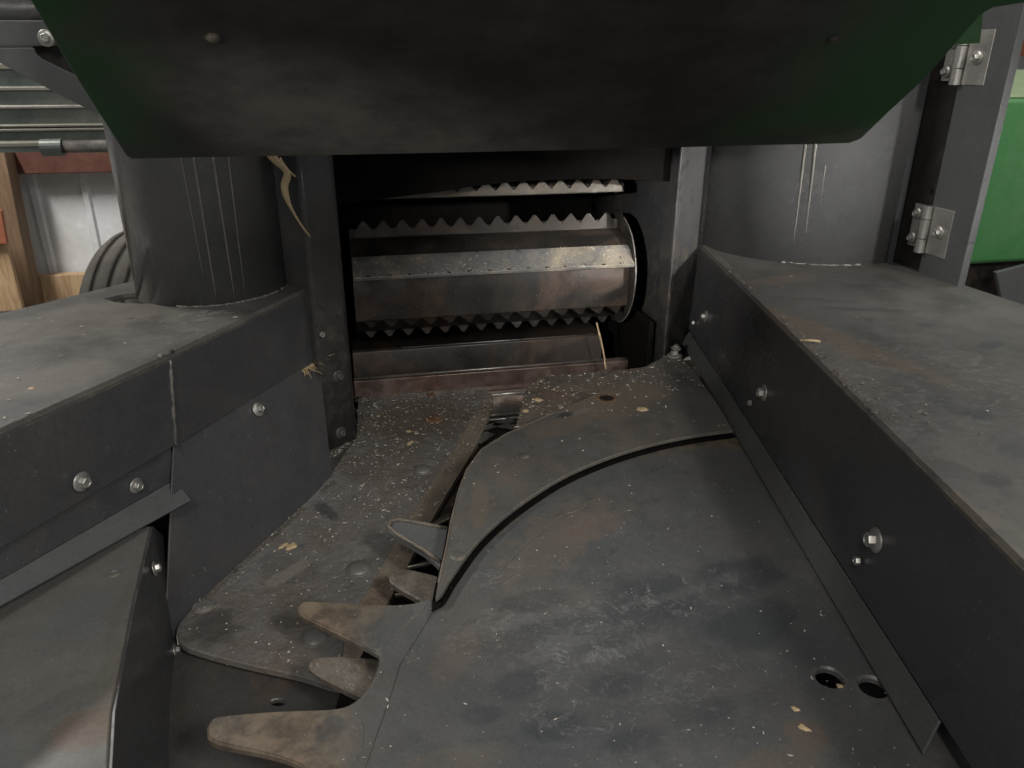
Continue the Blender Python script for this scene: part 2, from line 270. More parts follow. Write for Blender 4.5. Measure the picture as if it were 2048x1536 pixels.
def smooth_closed(pts, n=6, sharp=()):
    """Catmull-Rom through a closed outline, keeping listed corners sharp"""
    out = []; m = len(pts)
    for i in range(m):
        p0, p1, p2, p3 = pts[i-1], pts[i], pts[(i+1) % m], pts[(i+2) % m]
        if i in sharp: p0 = p1
        if (i+1) % m in sharp: p3 = p2
        if i in sharp and (i+1) % m in sharp: out.append(p1.copy()); continue
        for k in range(n):
            t = k/n
            out.append(.5*((2*p1)+(p2-p0)*t+(2*p0-5*p1+4*p2-p3)*t*t+(3*p1-p0-3*p2+p3)*t**3))
    return out
def offset(poly, w):
    n = len(poly); A = sum(poly[i].x*poly[(i+1) % n].y-poly[(i+1) % n].x*poly[i].y for i in range(n))
    s = 1 if A > 0 else -1; out = []
    for i in range(n):
        a = (poly[i]-poly[i-1]); b = (poly[(i+1) % n]-poly[i]); a.z = b.z = 0
        if a.length < 1e-7: a = b
        if b.length < 1e-7: b = a
        a.normalize(); b.normalize(); t = a+b
        if t.length < 1e-4: t = a
        t.normalize(); nrm = Vector((-t.y, t.x, 0))*s
        k = 1/max(.5, nrm.dot(Vector((-a.y, a.x, 0))*s)); out.append(poly[i]+nrm*w*k)
    return out
def plate(outline, z, t, ch=.002, holes=(), zf=None):
    """flat plate with top at z, thickness t and a chamfered rim; zf(x, y) bends the sheet"""
    bm = bmesh.new()
    o2 = [Vector((p.x, p.y, 0)) for p in outline]
    loops = [o2]+[[Vector((p.x, p.y, 0)) for p in h] for h in holes]
    inner = []; walls = []
    for li, lp in enumerate(loops):
        sgn = 1 if li == 0 else -1
        a = offset(lp, sgn*ch); inner.append(a); walls.append(lp)
    rings = []
    for a, lp in zip(inner, walls):
        r1 = [bm.verts.new((p.x, p.y, z)) for p in a]
        r2 = [bm.verts.new((p.x, p.y, z-ch)) for p in lp]
        r3 = [bm.verts.new((p.x, p.y, z-t)) for p in lp]
        rings.append((r1, r2, r3)); n = len(lp)
        for i in range(n):
            j = (i+1) % n
            bm.faces.new((r1[i], r1[j], r2[j], r2[i])); bm.faces.new((r2[i], r2[j], r3[j], r3[i]))
    flat1 = [v for r in rings for v in r[0]]; flat3 = [v for r in rings for v in r[2]]
    tris = tessellate_polygon([[p for p in a] for a in inner])
    for tr in tris:
        try: bm.faces.new([flat1[k] for k in tr]); bm.faces.new([flat3[k] for k in tr])
        except ValueError: pass
    if zf:
        for v in bm.verts: v.co.z += zf(v.co.x, v.co.y)
    return bm
def slab(pts, t, n=None):
    """a planar 3-D polygon thickened backwards by t"""
    pts = [Vector(p) for p in pts]
    if n is None:
        n = Vector((0,0,0))
        for i in range(len(pts)): n += pts[i].cross(pts[(i+1) % len(pts)])
        n.normalize()
        if n.dot(CO-pts[0]) < 0: n = -n
    bm = bmesh.new(); a = [bm.verts.new(p) for p in pts]; b = [bm.verts.new(p-n*t) for p in pts]
    bm.faces.new(a); bm.faces.new(b[::-1])
    for i in range(len(a)):
        j = (i+1) % len(a); bm.faces.new((a[i], b[i], b[j], a[j]))
    return bm
def prism(profile, x0, x1, axis='X'):
    bm = bmesh.new()
    f = (lambda u, p: (u, p[0], p[1])) if axis == 'X' else (lambda u, p: (p[0], u, p[1])) if axis == 'Y' else (lambda u, p: (p[0], p[1], u))
    a = [bm.verts.new(f(x0, p)) for p in profile]; b = [bm.verts.new(f(x1, p)) for p in profile]
    bm.faces.new(a); bm.faces.new(b[::-1])
    for i in range(len(a)):
        j = (i+1) % len(a); bm.faces.new((a[i], b[i], b[j], a[j]))
    return bm
def box(lo, hi): return prism([(lo[1],lo[2]),(hi[1],lo[2]),(hi[1],hi[2]),(lo[1],hi[2])], lo[0], hi[0])
def basis(n, spin=0.0):
    n = Vector(n).normalized(); q = n.to_track_quat('Z', 'Y').to_matrix().to_4x4()
    return q @ Matrix.Rotation(spin, 4, 'Z')
def lathe(prof, p, n, seg=24, spin=0.0, hexa=False):
    bm = bmesh.new(); T = Matrix.Translation(Vector(p)) @ basis(n, spin); rings = []
    for r, z in prof:
        rings.append([bm.verts.new(T @ Vector((r*math.cos(2*math.pi*k/seg), r*math.sin(2*math.pi*k/seg), z))) for k in range(seg)])
    for a, b in zip(rings, rings[1:]):
        for k in range(seg):
            j = (k+1) % seg; bm.faces.new((a[k], a[j], b[j], b[k]))
    bm.faces.new(rings[-1]); bm.faces.new(rings[0][::-1]); return bm
def tube(pts, rad, seg=10):
    bm = bmesh.new(); rings = []; n = len(pts)
    for i, p in enumerate(pts):
        d = (Vector(pts[min(i+1, n-1)])-Vector(pts[max(i-1, 0)])).normalized()
        up = Vector((0,0,1)) if abs(d.z) < .9 else Vector((1,0,0)); a = d.cross(up).normalized(); b = d.cross(a)
        r = rad(i/(n-1)) if callable(rad) else rad
        rings.append([bm.verts.new(Vector(p)+a*r*math.cos(2*math.pi*k/seg)+b*r*math.sin(2*math.pi*k/seg)) for k in range(seg)])
    for a, b in zip(rings, rings[1:]):
        for k in range(seg):
            j = (k+1) % seg; bm.faces.new((a[k], a[j], b[j], b[k]))
    bm.faces.new(rings[-1]); bm.faces.new(rings[0][::-1]); return bm
def join(*bms):
    out = bmesh.new()
    for b in bms:
        me = bpy.data.meshes.new('tmp'); b.to_mesh(me); out.from_mesh(me); b.free(); bpy.data.meshes.remove(me)
    return out
def hex_bolt(p, n, parent, s=1.0, mat=None, flange=True, name='hex_bolt'):
    n = Vector(n).normalized(); p = Vector(p); sp = random.random()*6
    R = .0105*s; parts = []
    if flange: parts.append(lathe([(.0185*s,0),(.0185*s,.002*s),(.0165*s,.0035*s),(.011*s,.0052*s)], p, n, 28))
    h = .015*s
    parts.append(lathe([(R,.004*s),(R,h-.0015*s),(R*.9,h),(R*.62,h),(R*.58,h-.0012*s),(.001,h-.0012*s)], p, n, 6, sp))
    o = link(name, join(*parts), mat or M['zinc'], parent, origin=p); bevel(o, .0008*s, 2, 35); return o
def rivet(p, parent, r=.02, mat=None, n=(0,0,1), h=.006, name='rivet'):
    prof = [(r*1.22,0),(r*1.2,.0012),(r*1.02,.0012)]+[(r*math.cos(a), .001+h*math.sin(a)) for a in [i*math.pi/2/6 for i in range(6)]]+[(.0005,h+.001)]
    return link(name, lathe(prof, p, n, 28), mat or M['shear'], parent, origin=p, smooth=True)
# ------------------------------------------------------------------ the setting
ZG = -.78
bm = box((-14,-3,ZG-.1),(14,14,ZG)); tag(link('ground', bm, M['concrete']), kind='structure')
# ------------------------------------------------------------------ header: housings either side of the intake
HD = thing('forage_header', 'anthracite steel crop header with two box housings and upright shrouds beside the dark intake', 'harvester header', (0.4, 1.3, -.3))
HZ = .30; FL = -.12
# right housing
rb0, rb1 = pz(1400,490,HZ), pz(2048,1130,HZ); dirR = (rb1-rb0).normalized()
rn = rb0 + dirR*2.6
outer = [rb0, rn, Vector((2.2, rn.y, HZ)), Vector((2.2, 1.0, HZ)), pz(2060,612,HZ), pz(1915,570,HZ)+Vector((.02,.02,0)), Vector((1.44,1.80,HZ)), Vector((1.44,2.45,HZ)), Vector((1.1,2.45,HZ))]
def sheetbox(outline, z0, z1):
    bm = bmesh.new(); a = [bm.verts.new((p.x,p.y,z1)) for p in outline]; b = [bm.verts.new((p.x,p.y,z0)) for p in outline]
    bm.faces.new(a); bm.faces.new(b[::-1])
    for i in range(len(a)):
        j = (i+1) % len(a); bm.faces.new((a[i], b[i], b[j], a[j]))
    return bm
nR = Vector((dirR.y, -dirR.x, 0)); nR = nR if nR.x < 0 else -nR     # into the intake
top = link('housing_top', plate(outer, HZ, .012, .006), M['top'], HD, origin=(0,0,HZ), label='broad dusty top plate of the right housing')
# its side wall, a hand's breadth lower the flange
zs = .044
wA, wB = rb0+nR*0.001, rn
gap = .09                                                            # the slot by the post
def wp(d, z, out=0.0): q = rb0+dirR*d+nR*out; return Vector((q.x, q.y, z))
wallbm = slab([wp(-.0,HZ-.010), wp(2.6,HZ-.010), wp(2.6,zs,.012), wp(.0,zs,.012)], .004)
wallR = bevel(link('side_wall', wallbm, M['wall'], HD, label='dark inner side wall of the right housing'), .002)
flz = .006
fl = join(slab([wp(.03,zs,.014), wp(1.515,zs,.014), wp(1.53,flz,.034), wp(.03,flz,.034)], .004))
flR = bevel(link('flange', fl, M['lip'], HD, label='pale folded lip along the foot of the right wall'), .0015)
low = slab([wp(.0,zs,-.006), wp(2.6,zs,-.006), wp(2.6,-.35,-.006), wp(.0,-.35,-.006)], .004, nR)
link('skirt', low, M['wall'], HD)
for (x, y, s, f) in ((1412,633,.95,1),(1391,646,.75,0),(1529,786,1.05,1),(1505,806,.7,0),(1753,1080,1.1,1),(1722,1122,.7,0)):
    wn = dirR.cross(wp(0,HZ-.010)-wp(0,zs,.012)).normalized(); wn = wn if wn.dot(nR) > 0 else -wn
    p = ppl(x, y, wp(0,zs,.012), wn)+wn*.0005; hex_bolt(p, wn, wallR, s*.95, flange=bool(f))
# left housing
lt = [pz(0,860,HZ), pz(340,708,HZ), pz(612,578,HZ), pz(627,545,HZ)]
ldir = (lt[0]-lt[1]).normalized(); lfar = lt[1]+ldir*1.2
lout = [lfar, lt[1], lt[2], lt[3], Vector((-.09,2.3,HZ)), Vector((-.5,2.3,HZ)), pz(285,556,HZ), pz(0,626,HZ), pz(-500,745,HZ), Vector((lfar.x-.5, lfar.y+.3, HZ))]
hole = [pz(215,597,HZ), pz(240,604,HZ), pz(285,606,HZ), pz(340,604,HZ), pz(340,586,HZ), pz(290,586,HZ), pz(245,590,HZ)]
topL = link('housing_top', plate(lout, HZ, .012, .006, holes=[hole]), M['top'], HD, origin=(0,0,HZ), label='dusty brownish top plate of the left housing')
link('inner_tray', box((-.62,1.74,.10),(-.18,2.15,.11)), M['soot'], HD)  # black sheet added under the hole to read as shade
# front band: two faces meeting at the welded corner
cz = .124
c0 = Vector((lt[1].x, lt[1].y, HZ-.010)); c1 = ppl(355,885,lt[1],Vector((.8,-.6,0)).normalized())
n1 = Vector((ldir.y, -ldir.x, 0)); n1 = n1 if n1.y < 0 else -n1
e2 = (lt[2]-lt[1]).normalized(); n2 = Vector((e2.y, -e2.x, 0)); n2 = n2 if n2.y < 0 else -n2
c1 = Vector((-.345, 1.378, .122)); s1 = ppl(0,1050,lfar+n1*.008,n1)
sl = ldir*1.2
bandA = slab([lfar+Vector((0,0,-.010)), c0, c1, Vector((c1.x, c1.y, .122))+ldir*1.2+Vector((0,0,.0))], .005, None)
bandA = bevel(link('side_wall', bandA, M['wall'], HD, label='upper band of the left housing left of the weld'), .002)
d0 = Vector((lt[2].x, lt[2].y, HZ-.010)); d1 = ppl(638,716,lt[2],n2)
bandB = bevel(link('side_wall', slab([c0, d0, d1, c1], .005, None), M['wall'], HD, label='upper band of the left housing right of the weld'), .002)
link('weld_seam', tube([c0.lerp(c1,k/14)+Vector((.001*random.uniform(-1,1),-.002,0)) for k in range(15)], lambda t:.0032+.0009*math.sin(t*60)), M['weld'], bandB, smooth=True)
link('weld_seam', tube([pz(x,y,HZ)+Vector((0,0,.001)) for x,y in ((318,716),(325,710),(334,709),(345,703))], .004), M['weld'], topL, smooth=True)
# end return of the housing, by the post
link('end_wall', slab([d0, Vector((lt[3].x,lt[3].y,HZ-.01)), Vector((lt[3].x-.0,lt[3].y,-.1)), Vector((d1.x+.004,d1.y+.01,-.1)), d1], .004, Vector((1,0,0))), M['wall'], HD)
# lower panel right of the corner, down to the shear plate
pA = pz(665,958,FL); pB = pz(395,1205,FL); pC = pz(325,1275,FL)
u0 = c1+Vector((-.004,.014,.012)); u1 = d1+Vector((0,.014,.015))
bm = bmesh.new()
pts = [u0, u1, pA, pC]
nL = (u1-u0).cross(pC-u0).normalized(); nL = nL if nL.y < 0 else -nL
bm = slab([u0,u1,pA+Vector((0,0,-.02)),pC+Vector((0,0,-.02))], .004, nL)
lowp = bevel(link('skirt_panel', bm, M['wall'], HD, label='dark lower panel running down to the pitted plate'), .0015)
link('inner_brace', slab([u0+Vector((-.35,.03,0)), u1+Vector((-.1,.06,0)), pA+Vector((-.1,.06,-.1)), pC+Vector((-.35,.03,-.1))], .004, nL), M['dark'], HD)  # dark sheet added behind the panel so the gap reads as shade
hex_bolt(ppl(516,819,u0,nL), nL, lowp, .85, M['zinc'])
# left skirt with the folded lip lying on the divider
pk = c0-n1*.010
k0 = ppl(350,958,pk,n1); k1 = ppl(0,1160,pk,n1); dk = (k1-k0).normalized()
q0 = pz(383,1000,k0.z-.016); q1 = pz(0,1213,k1.z-.016); dq = (q1-q0).normalized()
up0 = Vector((c1.x, c1.y, c1.z+.03))-n1*.010
sk = slab([up0, k0, k0+dk*1.1, up0+ldir*1.2], .004, n1)
skL = bevel(link('skirt_panel', sk, M['wall'], HD, label='lower left panel below the overlapping band'), .001)
lip = bevel(link('folded_lip', slab([k0, q0, q0+dq*1.1, k0+dk*1.1], .004), M['panel'], HD, label='pale folded lip lying on the left divider'), .0015)
print('lip z', k0.z, k1.z, q0.z, q1.z)
nn = n1
hex_bolt(ppl(272,971,k0,nn), nn, skL, .78); hex_bolt(ppl(163,963,c0,n1), n1, bandA, .90)
# left divider in the foreground
zd = min(q0.z,q1.z)-.008
dv = [pz(300,1050,zd), pz(265,1200,zd), pz(222,1420,zd), pz(205,1700,zd), pz(-400,1700,zd), pz(-500,1200,zd), pz(0,1190,zd), pz(100,1120,zd)]
DV = bevel(link('divider_panel', plate(dv, zd, .006, .002), M['divider'], HD, origin=(0,0,zd), label='pale dusty divider plate at the lower left'), .001)
fe = [dv[0], dv[1], dv[2], dv[3]]; fb = [pz(330,1080,-.06), pz(350,1290,-.16), pz(338,1420,-.16), pz(335,1750,-.16)]
bm = bmesh.new(); a = [bm.verts.new(Vector((p.x,p.y,zd-.004))) for p in fe]; b = [bm.verts.new(p) for p in fb]
for i in range(3): bm.faces.new((a[i],a[i+1],b[i+1],b[i]))
sd = link('divider_side', bm, M['wall'], HD); so = sd.modifiers.new('s','SOLIDIFY'); so.thickness = .004
nd = (b0:=(fb[1]-fe[1])).cross(fe[2]-fe[1]).normalized(); nd = nd if nd.x > 0 else -nd
hex_bolt(ppl(308,1137,fe[0]+Vector((.004,0,0)),nd), nd, sd, .7); hex_bolt(ppl(345,1302,fb[1],nd)+nd*.004, nd, sd, .7)
link('screw', lathe([(.010,0),(.0095,.002),(.006,.002),(.005,.0006),(.001,.0006)], pz(228,1147,zd), (0,0,1)), M['divider'], DV, smooth=False)
# shrouds standing on the housings: brake-formed facets
def shroud(cx, cy, rx, ry, a0, a1, n, z0, z1, lab, lean=0):
    prof = []
    for k in range(n+1):
        a = math.radians(a0+(a1-a0)*k/n); prof.append(Vector((cx+rx*math.cos(a), cy+ry*math.sin(a), 0)))
    bm = bmesh.new(); lo = [bm.verts.new((p.x,p.y,z0)) for p in prof]; hi = [bm.verts.new((p.x+lean,p.y,z1)) for p in prof]
    for i in range(n): bm.faces.new((lo[i],lo[i+1],hi[i+1],hi[i]))
    o = link('shroud', bm, M['shroud'], HD, label=lab)
    for f in o.data.polygons: f.use_smooth = True
    s = o.modifiers.new('s','SOLIDIFY'); s.thickness = .004; s.offset = 0
    return o, prof
M['shroud'] = paint('satin_anthracite', (.092,.094,.094), dustamt=.12, blot=.1, speck=.05, scratch=.1, rough=.22, bump=.03, fine2=.1)
shl, prl = shroud(-.315, 1.862, .168, .176, -215, 60, 44, HZ-.004, 1.15, 'faceted upright shroud on the left housing')
shr, prr = shroud(1.325, 2.03, .30, .298, -200, -68, 36, HZ-.004, 1.15, 'faceted upright shroud on the right housing')
def bead(prof, i0, i1, parent, z=HZ+.001, rr=.0035):
    pts = []
    for i in range(i0, i1):
        for k in range(8):
            p = prof[i].lerp(prof[i+1], k/8); pts.append(Vector((p.x+random.uniform(-.002,.002), p.y-.003+random.uniform(-.002,.002), z)))
    link('weld_seam', tube(pts, lambda t: rr*(.35+.65*abs(noise.noise(Vector((t*14,1.3,0)))*2)), 8), M['weld'], parent, smooth=True)
bead(prl, 17, 38, shl); bead(prr, 19, 30, shr)
def mark(parent, cx, cy, rx, ry, px, ytop, ybot, pxb, w):  # pale tube that paints lamp light caught along a bend
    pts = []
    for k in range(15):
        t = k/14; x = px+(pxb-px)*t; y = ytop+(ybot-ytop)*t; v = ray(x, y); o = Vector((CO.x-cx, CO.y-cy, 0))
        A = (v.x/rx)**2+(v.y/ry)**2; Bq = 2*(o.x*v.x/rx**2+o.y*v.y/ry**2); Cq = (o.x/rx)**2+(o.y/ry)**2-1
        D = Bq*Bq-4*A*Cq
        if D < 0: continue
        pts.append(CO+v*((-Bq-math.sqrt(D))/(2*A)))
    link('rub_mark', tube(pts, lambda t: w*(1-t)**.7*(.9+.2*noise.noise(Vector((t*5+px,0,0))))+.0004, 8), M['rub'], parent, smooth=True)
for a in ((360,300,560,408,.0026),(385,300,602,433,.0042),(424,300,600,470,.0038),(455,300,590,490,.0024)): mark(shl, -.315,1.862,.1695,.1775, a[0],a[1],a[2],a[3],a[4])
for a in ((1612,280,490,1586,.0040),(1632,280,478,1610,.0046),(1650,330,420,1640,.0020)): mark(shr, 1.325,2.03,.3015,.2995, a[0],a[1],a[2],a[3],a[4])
# the side panel with its hinges
XP = 1.418
pn = [Vector((XP,1.495,HZ-.04)), Vector((XP,1.632,HZ+.0)), Vector((XP,1.632,1.6)), Vector((XP,1.495,1.6))]
pan = bevel(link('side_panel', slab(pn, .02, Vector((-1,0,0))), M['panel'], HD, label='tall grey panel standing on the right housing'), .002)
link('hinge_channel', slab([Vector((XP+.012,1.630,HZ)), Vector((XP+.012,1.745,HZ)), Vector((XP+.012,1.745,1.6)), Vector((XP+.012,1.630,1.6))], .004, Vector((-1,0,0))), M['dark'], HD)
shf = bevel(link('shroud_edge', slab([Vector((XP-.012,1.742,HZ)), Vector((XP+.01,1.742,HZ)), Vector((XP+.01,1.742,1.5)), Vector((XP-.012,1.742,1.5))], .006, Vector((0,-1,0))), M['wall'], HD), .001)
for zz in (.352, .745):
    h = link('hinge', slab([Vector((XP-.002,1.555,zz)), Vector((XP-.002,1.622,zz)), Vector((XP-.002,1.622,zz+.115)), Vector((XP-.002,1.555,zz+.115))], .004, Vector((-1,0,0))), M['zinc'], HD)
    bevel(h, .0012)
    link('hinge_leaf', slab([Vector((XP-.0,1.645,zz+.008)), Vector((XP-.0,1.69,zz+.008)), Vector((XP-.0,1.69,zz+.113)), Vector((XP-.0,1.645,zz+.113))], .004, Vector((-1,0,0))), M['zinc'], h)
    for a, b in ((0,.034),(.036,.082),(.084,.115)):
        link('knuckle', lathe([(.0125,0),(.0125,b-a)], (XP-.009,1.634,zz+a), (0,0,1), 24), M['zinc'], h, smooth=False)
    hex_bolt((XP-.003,1.588,zz+.058), (-1,0,0), h, .85)
    hex_bolt((XP-.002,1.676,zz+.028), (-1,0,0), h, .75, flange=True); hex_bolt((XP-.002,1.674,zz+.09), (-1,0,0), h, .75)
for zz in (.89,): link('screw', lathe([(.007,0),(.007,.001)], (XP-.001,1.61,zz), (-1,0,0), 16), M['dark'], pan)
for zz in (.50,): link('screw', lathe([(.006,0),(.006,.001)], (XP+.007,1.66,zz), (-1,0,0), 16), M['dark'], pan)
# pitted shear plate on the left with domed rivets
sp = [(690,905),(712,868),(716,785),(850,776),(955,769),(980,782),(986,800),(978,832),(945,900),(905,965),(850,1060),(790,1175),(752,1240),(715,1322),(690,1368),(664,1372),(600,1352),(480,1325),(375,1295),(354,1272),(356,1250),(370,1232),(405,1195),(540,1070),(640,975)]
spo = smooth_closed([pz(x,y,FL) for x,y in sp], 4, sharp=(2,))
def strip_edge(poly, i0, i1, w):
    a = poly[i0:i1+1]; ins = offset(poly, w)[i0:i1+1]; return a, ins
n4 = 4; e0, e1 = 3+ 1, 0
spn = len(spo); near = lambda x, y: min(range(spn), key=lambda i: (spo[i]-pz(x,y,FL)).length)
ia, ib = near(980,782), near(690,1368)
wsm = [0.0]*spn
for i in range(ia, ib+1):
    t = (i-ia)/(ib-ia); wsm[i] = .046*min(1, t*5, (1-t)*5)
ofs = offset(spo, 1.0); inn = [spo[i]+(ofs[i]-spo[i]).normalized()*(wsm[i]+.0001) for i in range(spn)]
SP = link('shear_plate', plate(inn, FL, .012, .0015), M['shear'], HD, origin=(0,0,FL), label='pitted grey brown plate left of the fingers, with domed rivets')
bm = bmesh.new(); rows = []
for i in range(ia, ib+1):
    o_, q_ = spo[i], inn[i]
    rows.append([bm.verts.new((q_.x,q_.y,FL+.0003)), bm.verts.new(q_.lerp(o_,.45)+Vector((0,0,-.0012))), bm.verts.new((o_.x,o_.y,FL-.005)), bm.verts.new((o_.x,o_.y,FL-.020))])
for a_, b_ in zip(rows, rows[1:]):
    for k in range(3): bm.faces.new((a_[k],a_[k+1],b_[k+1],b_[k]))
link('worn_edge', bm, M['band'], SP, smooth=False, label='brown worn bevel along the free edge of the pitted plate')
for (x,y,r) in ((845,940,.021),(718,1138,.022),(630,1275,.022)): rivet(pz(x,y,FL), SP, r, M['rivet'], h=.009)
rivet(pz(408,1212,FL), SP, .017, h=.004); rivet(pz(715,793,FL), SP, .013, h=.002, mat=M['dark'])
for (x,y,r) in ((862,790,.016),(868,838,.028)):
    link('rust_spot', lathe([(r,0),(r*.95,.0012),(r*.3,.0014)], pz(x,y,FL), (0,0,1), 20), M['ring'], SP, smooth=True)
# worn strip along its free edge
# lower floor below the shear plate
fo = [pz(335,1285,-.15), pz(500,1320,-.15), pz(690,1360,-.15), pz(668,1425,-.15), pz(640,1700,-.15), pz(150,1700,-.15), pz(200,1300,-.15)]
fh = [pz(556+15*math.cos(a), 1404+6.5*math.sin(a), -.15) for a in [i*math.pi/6 for i in range(12)]]
FP = link('floor_plate', plate(fo, -.15, .008, .002, holes=[fh]), paint('brown_floor_plate', (.062,.060,.056), dust=(.10,.08,.065), dustamt=.7, rust=.3, speck=.3, blot=.4), HD, label='dark brown floor plate below the pitted plate')
# guide plate over the disc
gp = [(1350,697),(1322,716),(1200,782),(1095,830),(1010,868),(962,898),(932,940),(915,985),(902,1040),(891,1100),(876,1165),(871,1196),(884,1186),(906,1150),(960,1078),(1030,1016),(1120,957),(1210,917),(1300,889),(1385,871),(1466,860),(1420,786)]
gpo = smooth_closed([pz(x,y,GZ) for x,y in gp], 5, sharp=(0,11,20))
GP = link('guide_plate', plate(gpo, GZ, .007, .0012), M['guide'], HD, origin=(0,0,GZ), label='curved guide plate with a thick arched edge over the grey disc')
link('spacer', plate(offset(gpo,.009), GZ-.0072, GZ-.0077, .0001), M['soot'], GP); link('gasket', plate(offset(gpo,-.0065), .0045, .0040, .0004), M['soot'], GP)  # black plates added to stand for the shade in the gap
link('worn_rim', tube([pz(x,y,GZ)+Vector((0,0,-.0005)) for x,y in ((1195,785),(1095,831),(1010,869),(963,899),(933,940),(916,985),(903,1040),(892,1100),(877,1165))], lambda t:.0022+.0009*noise.noise(Vector((t*30,0,0))), 8), M['finger'], GP, smooth=True)
hex_bolt(pz(1349,712,GZ), (0,0,1), GP, 1.15); hex_bolt(pz(1352,697,GZ+.013), (0,-.2,1), GP, .8)
for (x,y,r,m) in ((1048,912,.010,'guide'),(915,1112,.012,'guide')): rivet(pz(x,y,GZ), GP, r, M[m], h=.0025)
link('oil_stain', lathe([(.028,0),(.026,.0010),(.019,.0012)], pz(1213,797,GZ), (0,0,1), 22), M['ring'], GP)
link('oil_stain', lathe([(.018,.0012),(.016,.0022),(.003,.0024)], pz(1213,797,GZ), (0,0,1), 22), M['dark'], GP)
bp_ = [(1062,765),(1110,750),(1258,738),(1400,715),(1405,845),(1100,875),(1045,880),(1030,860),(1045,800)]
link('back_plate', plate(smooth_closed([pz(x,y,.004) for x,y in bp_], 4, sharp=(2,3,4)), .004, .012, .003), M['finger'], HD, label='brown chaff strewn plate behind the guide plate')
# intake posts
Lp = Vector((-.018,1.818,0)); Lc = Vector((-.088,1.765,0)); Lr = Vector((-.36,2.05,0))
Rp = Vector((.864,1.902,0)); Rc = Vector((1.008,2.046,0)); Rr = Vector((1.13,2.075,0))
def up(p, z): return Vector((p.x, p.y, z))
def post(inner, crease, rear, z0, lab, zt=1.1, foot=None):
    bm = bmesh.new(); back = Vector((inner.x, 2.9, 0))
    ch = [back, inner, crease, rear]
    a = [bm.verts.new(up(p, z0)) for p in ch]; b = [bm.verts.new(up(p, zt)) for p in ch]
    for i in range(3): bm.faces.new((a[i],a[i+1],b[i+1],b[i]))
    o = link('side_post', bm, M['wall'], HD, label=lab)
    b_ = o.modifiers.new('b','BEVEL'); b_.width = .012; b_.segments = 4; b_.limit_method = 'ANGLE'; b_.angle_limit = math.radians(20)
    for f in o.data.polygons: f.use_smooth = True
    s = o.modifiers.new('s','SOLIDIFY'); s.thickness = .004; s.offset = 1 if inner.x > .4 else -1
    return o
PL = post(Lp, Lc, Lr, FL+.002, 'creased upright post at the left of the intake')
PR = post(Rp, Rc, Rr, -.05, 'creased upright post at the right of the intake')
npl = Vector((-(Lc-Lp).y, (Lc-Lp).x, 0)).normalized(); npl = npl if npl.y < 0 else -npl
for (x,y,s) in ((676,752,.85),(681,865,.85),(641,668,.7)):
    hex_bolt(ppl(x,y,Lp,npl), npl, PL, s, flange=(x!=641), mat=M['wall'] if x!=641 else M['zinc'])
# ------------------------------------------------------------------ the rotating disc with its fingers
DC = thing('rotary_disc', 'broad scuffed grey disc with long brown fingers filling the foreground', 'crop disc', (0.5,.75,-.3))
dc = [(900,1080),(1100,930),(1300,860),(1500,840),(1560,900),(1700,1150),(1900,1440),(2000,1700),(1500,2050),(900,2050),(720,1640),(600,1528),(435,1486),(414,1462),(420,1442),(445,1430),(560,1420),(665,1416),(705,1404),(735,1376),(752,1340),(758,1318),(752,1305),(700,1278),(622,1240),(600,1226),(596,1212),(608,1202),(640,1202),(720,1207),(800,1208),(845,1200),(872,1180)]
dpts = [pz(x,y,0) for x,y in dc]
dco = smooth_closed(dpts, 5, sharp=(0,2,3,6,7,8,9,10))
hls = []
for (cx,cy) in ((1659,1354),(1747,1373)):
    q = pz(cx,cy,0); hls.append([q+Vector((.0185*math.cos(a),.0185*math.sin(a),0)) for a in [i*2*math.pi/28 for i in range(28)]])
disc = link('disc_plate', plate(dco, 0, .010, .003, holes=hls), M['disc'], DC, origin=(.62,.70,0))
# brown worn faces of the fingers: lower ring plate slightly proud of nothing, sits under the paint line
def finger(pts, z, t=.010, m='finger', n=4, sharp=(), lab=None):
    return link('finger', plate(smooth_closed([pz(x,y,z) for x,y in pts], n, sharp=sharp), z, t, .003 if t > .005 else .0004), M[m], DC, origin=(.62,.70,z), label=lab)
f1 = [(856,1203),(800,1211),(720,1210),(640,1205),(610,1205),(600,1213),(604,1225),(625,1239),(700,1274),(752,1301),(775,1282),(800,1262),(842,1222)]
finger([(x+0,y) for x,y in f1], .0008, .003, m='disc', lab='upper brown finger lying over the pitted plate', sharp=(0,))
f2 = [(662,1420),(560,1424),(448,1433),(424,1444),(418,1460),(438,1482),(600,1525),(735,1640),(725,1500),(722,1440)]
finger(f2, .0008, .003, m='disc', lab='largest brown finger at the bottom', sharp=(0,7,8))
finger([(632,1315),(700,1312),(790,1330),(800,1420),(720,1392),(640,1352),(618,1335),(620,1322)], -.045, .012, lab='short rusty finger between the two long ones')
finger([(800,1138),(830,1140),(900,1165),(900,1230),(850,1205),(790,1170),(778,1155),(784,1142)], -.060, .012, lab='short dark brown finger under the guide plate')
finger([(795,1038),(830,1043),(920,1062),(910,1150),(850,1105),(790,1070),(774,1055),(778,1042)], -.020, .012, m='panel', lab='grey finger reaching out from under the guide plate')
edge_pts = [pz(x,y,-.020)+Vector((0,0,.0015)) for x,y in ((905,1060),(830,1046),(796,1040),(781,1045),(778,1055),(793,1069),(850,1103),(880,1125))]
link('worn_rim', tube(edge_pts, .004, 8), M['finger'], DC, smooth=True)
link('plate_seam', tube([pz(x,y,0)+Vector((0,0,.0002)) for x,y in ((872,1212),(850,1250),(825,1290),(800,1330),(785,1380),(768,1430),(750,1480),(730,1540))], .0004, 6), M['chan'], disc, smooth=True)
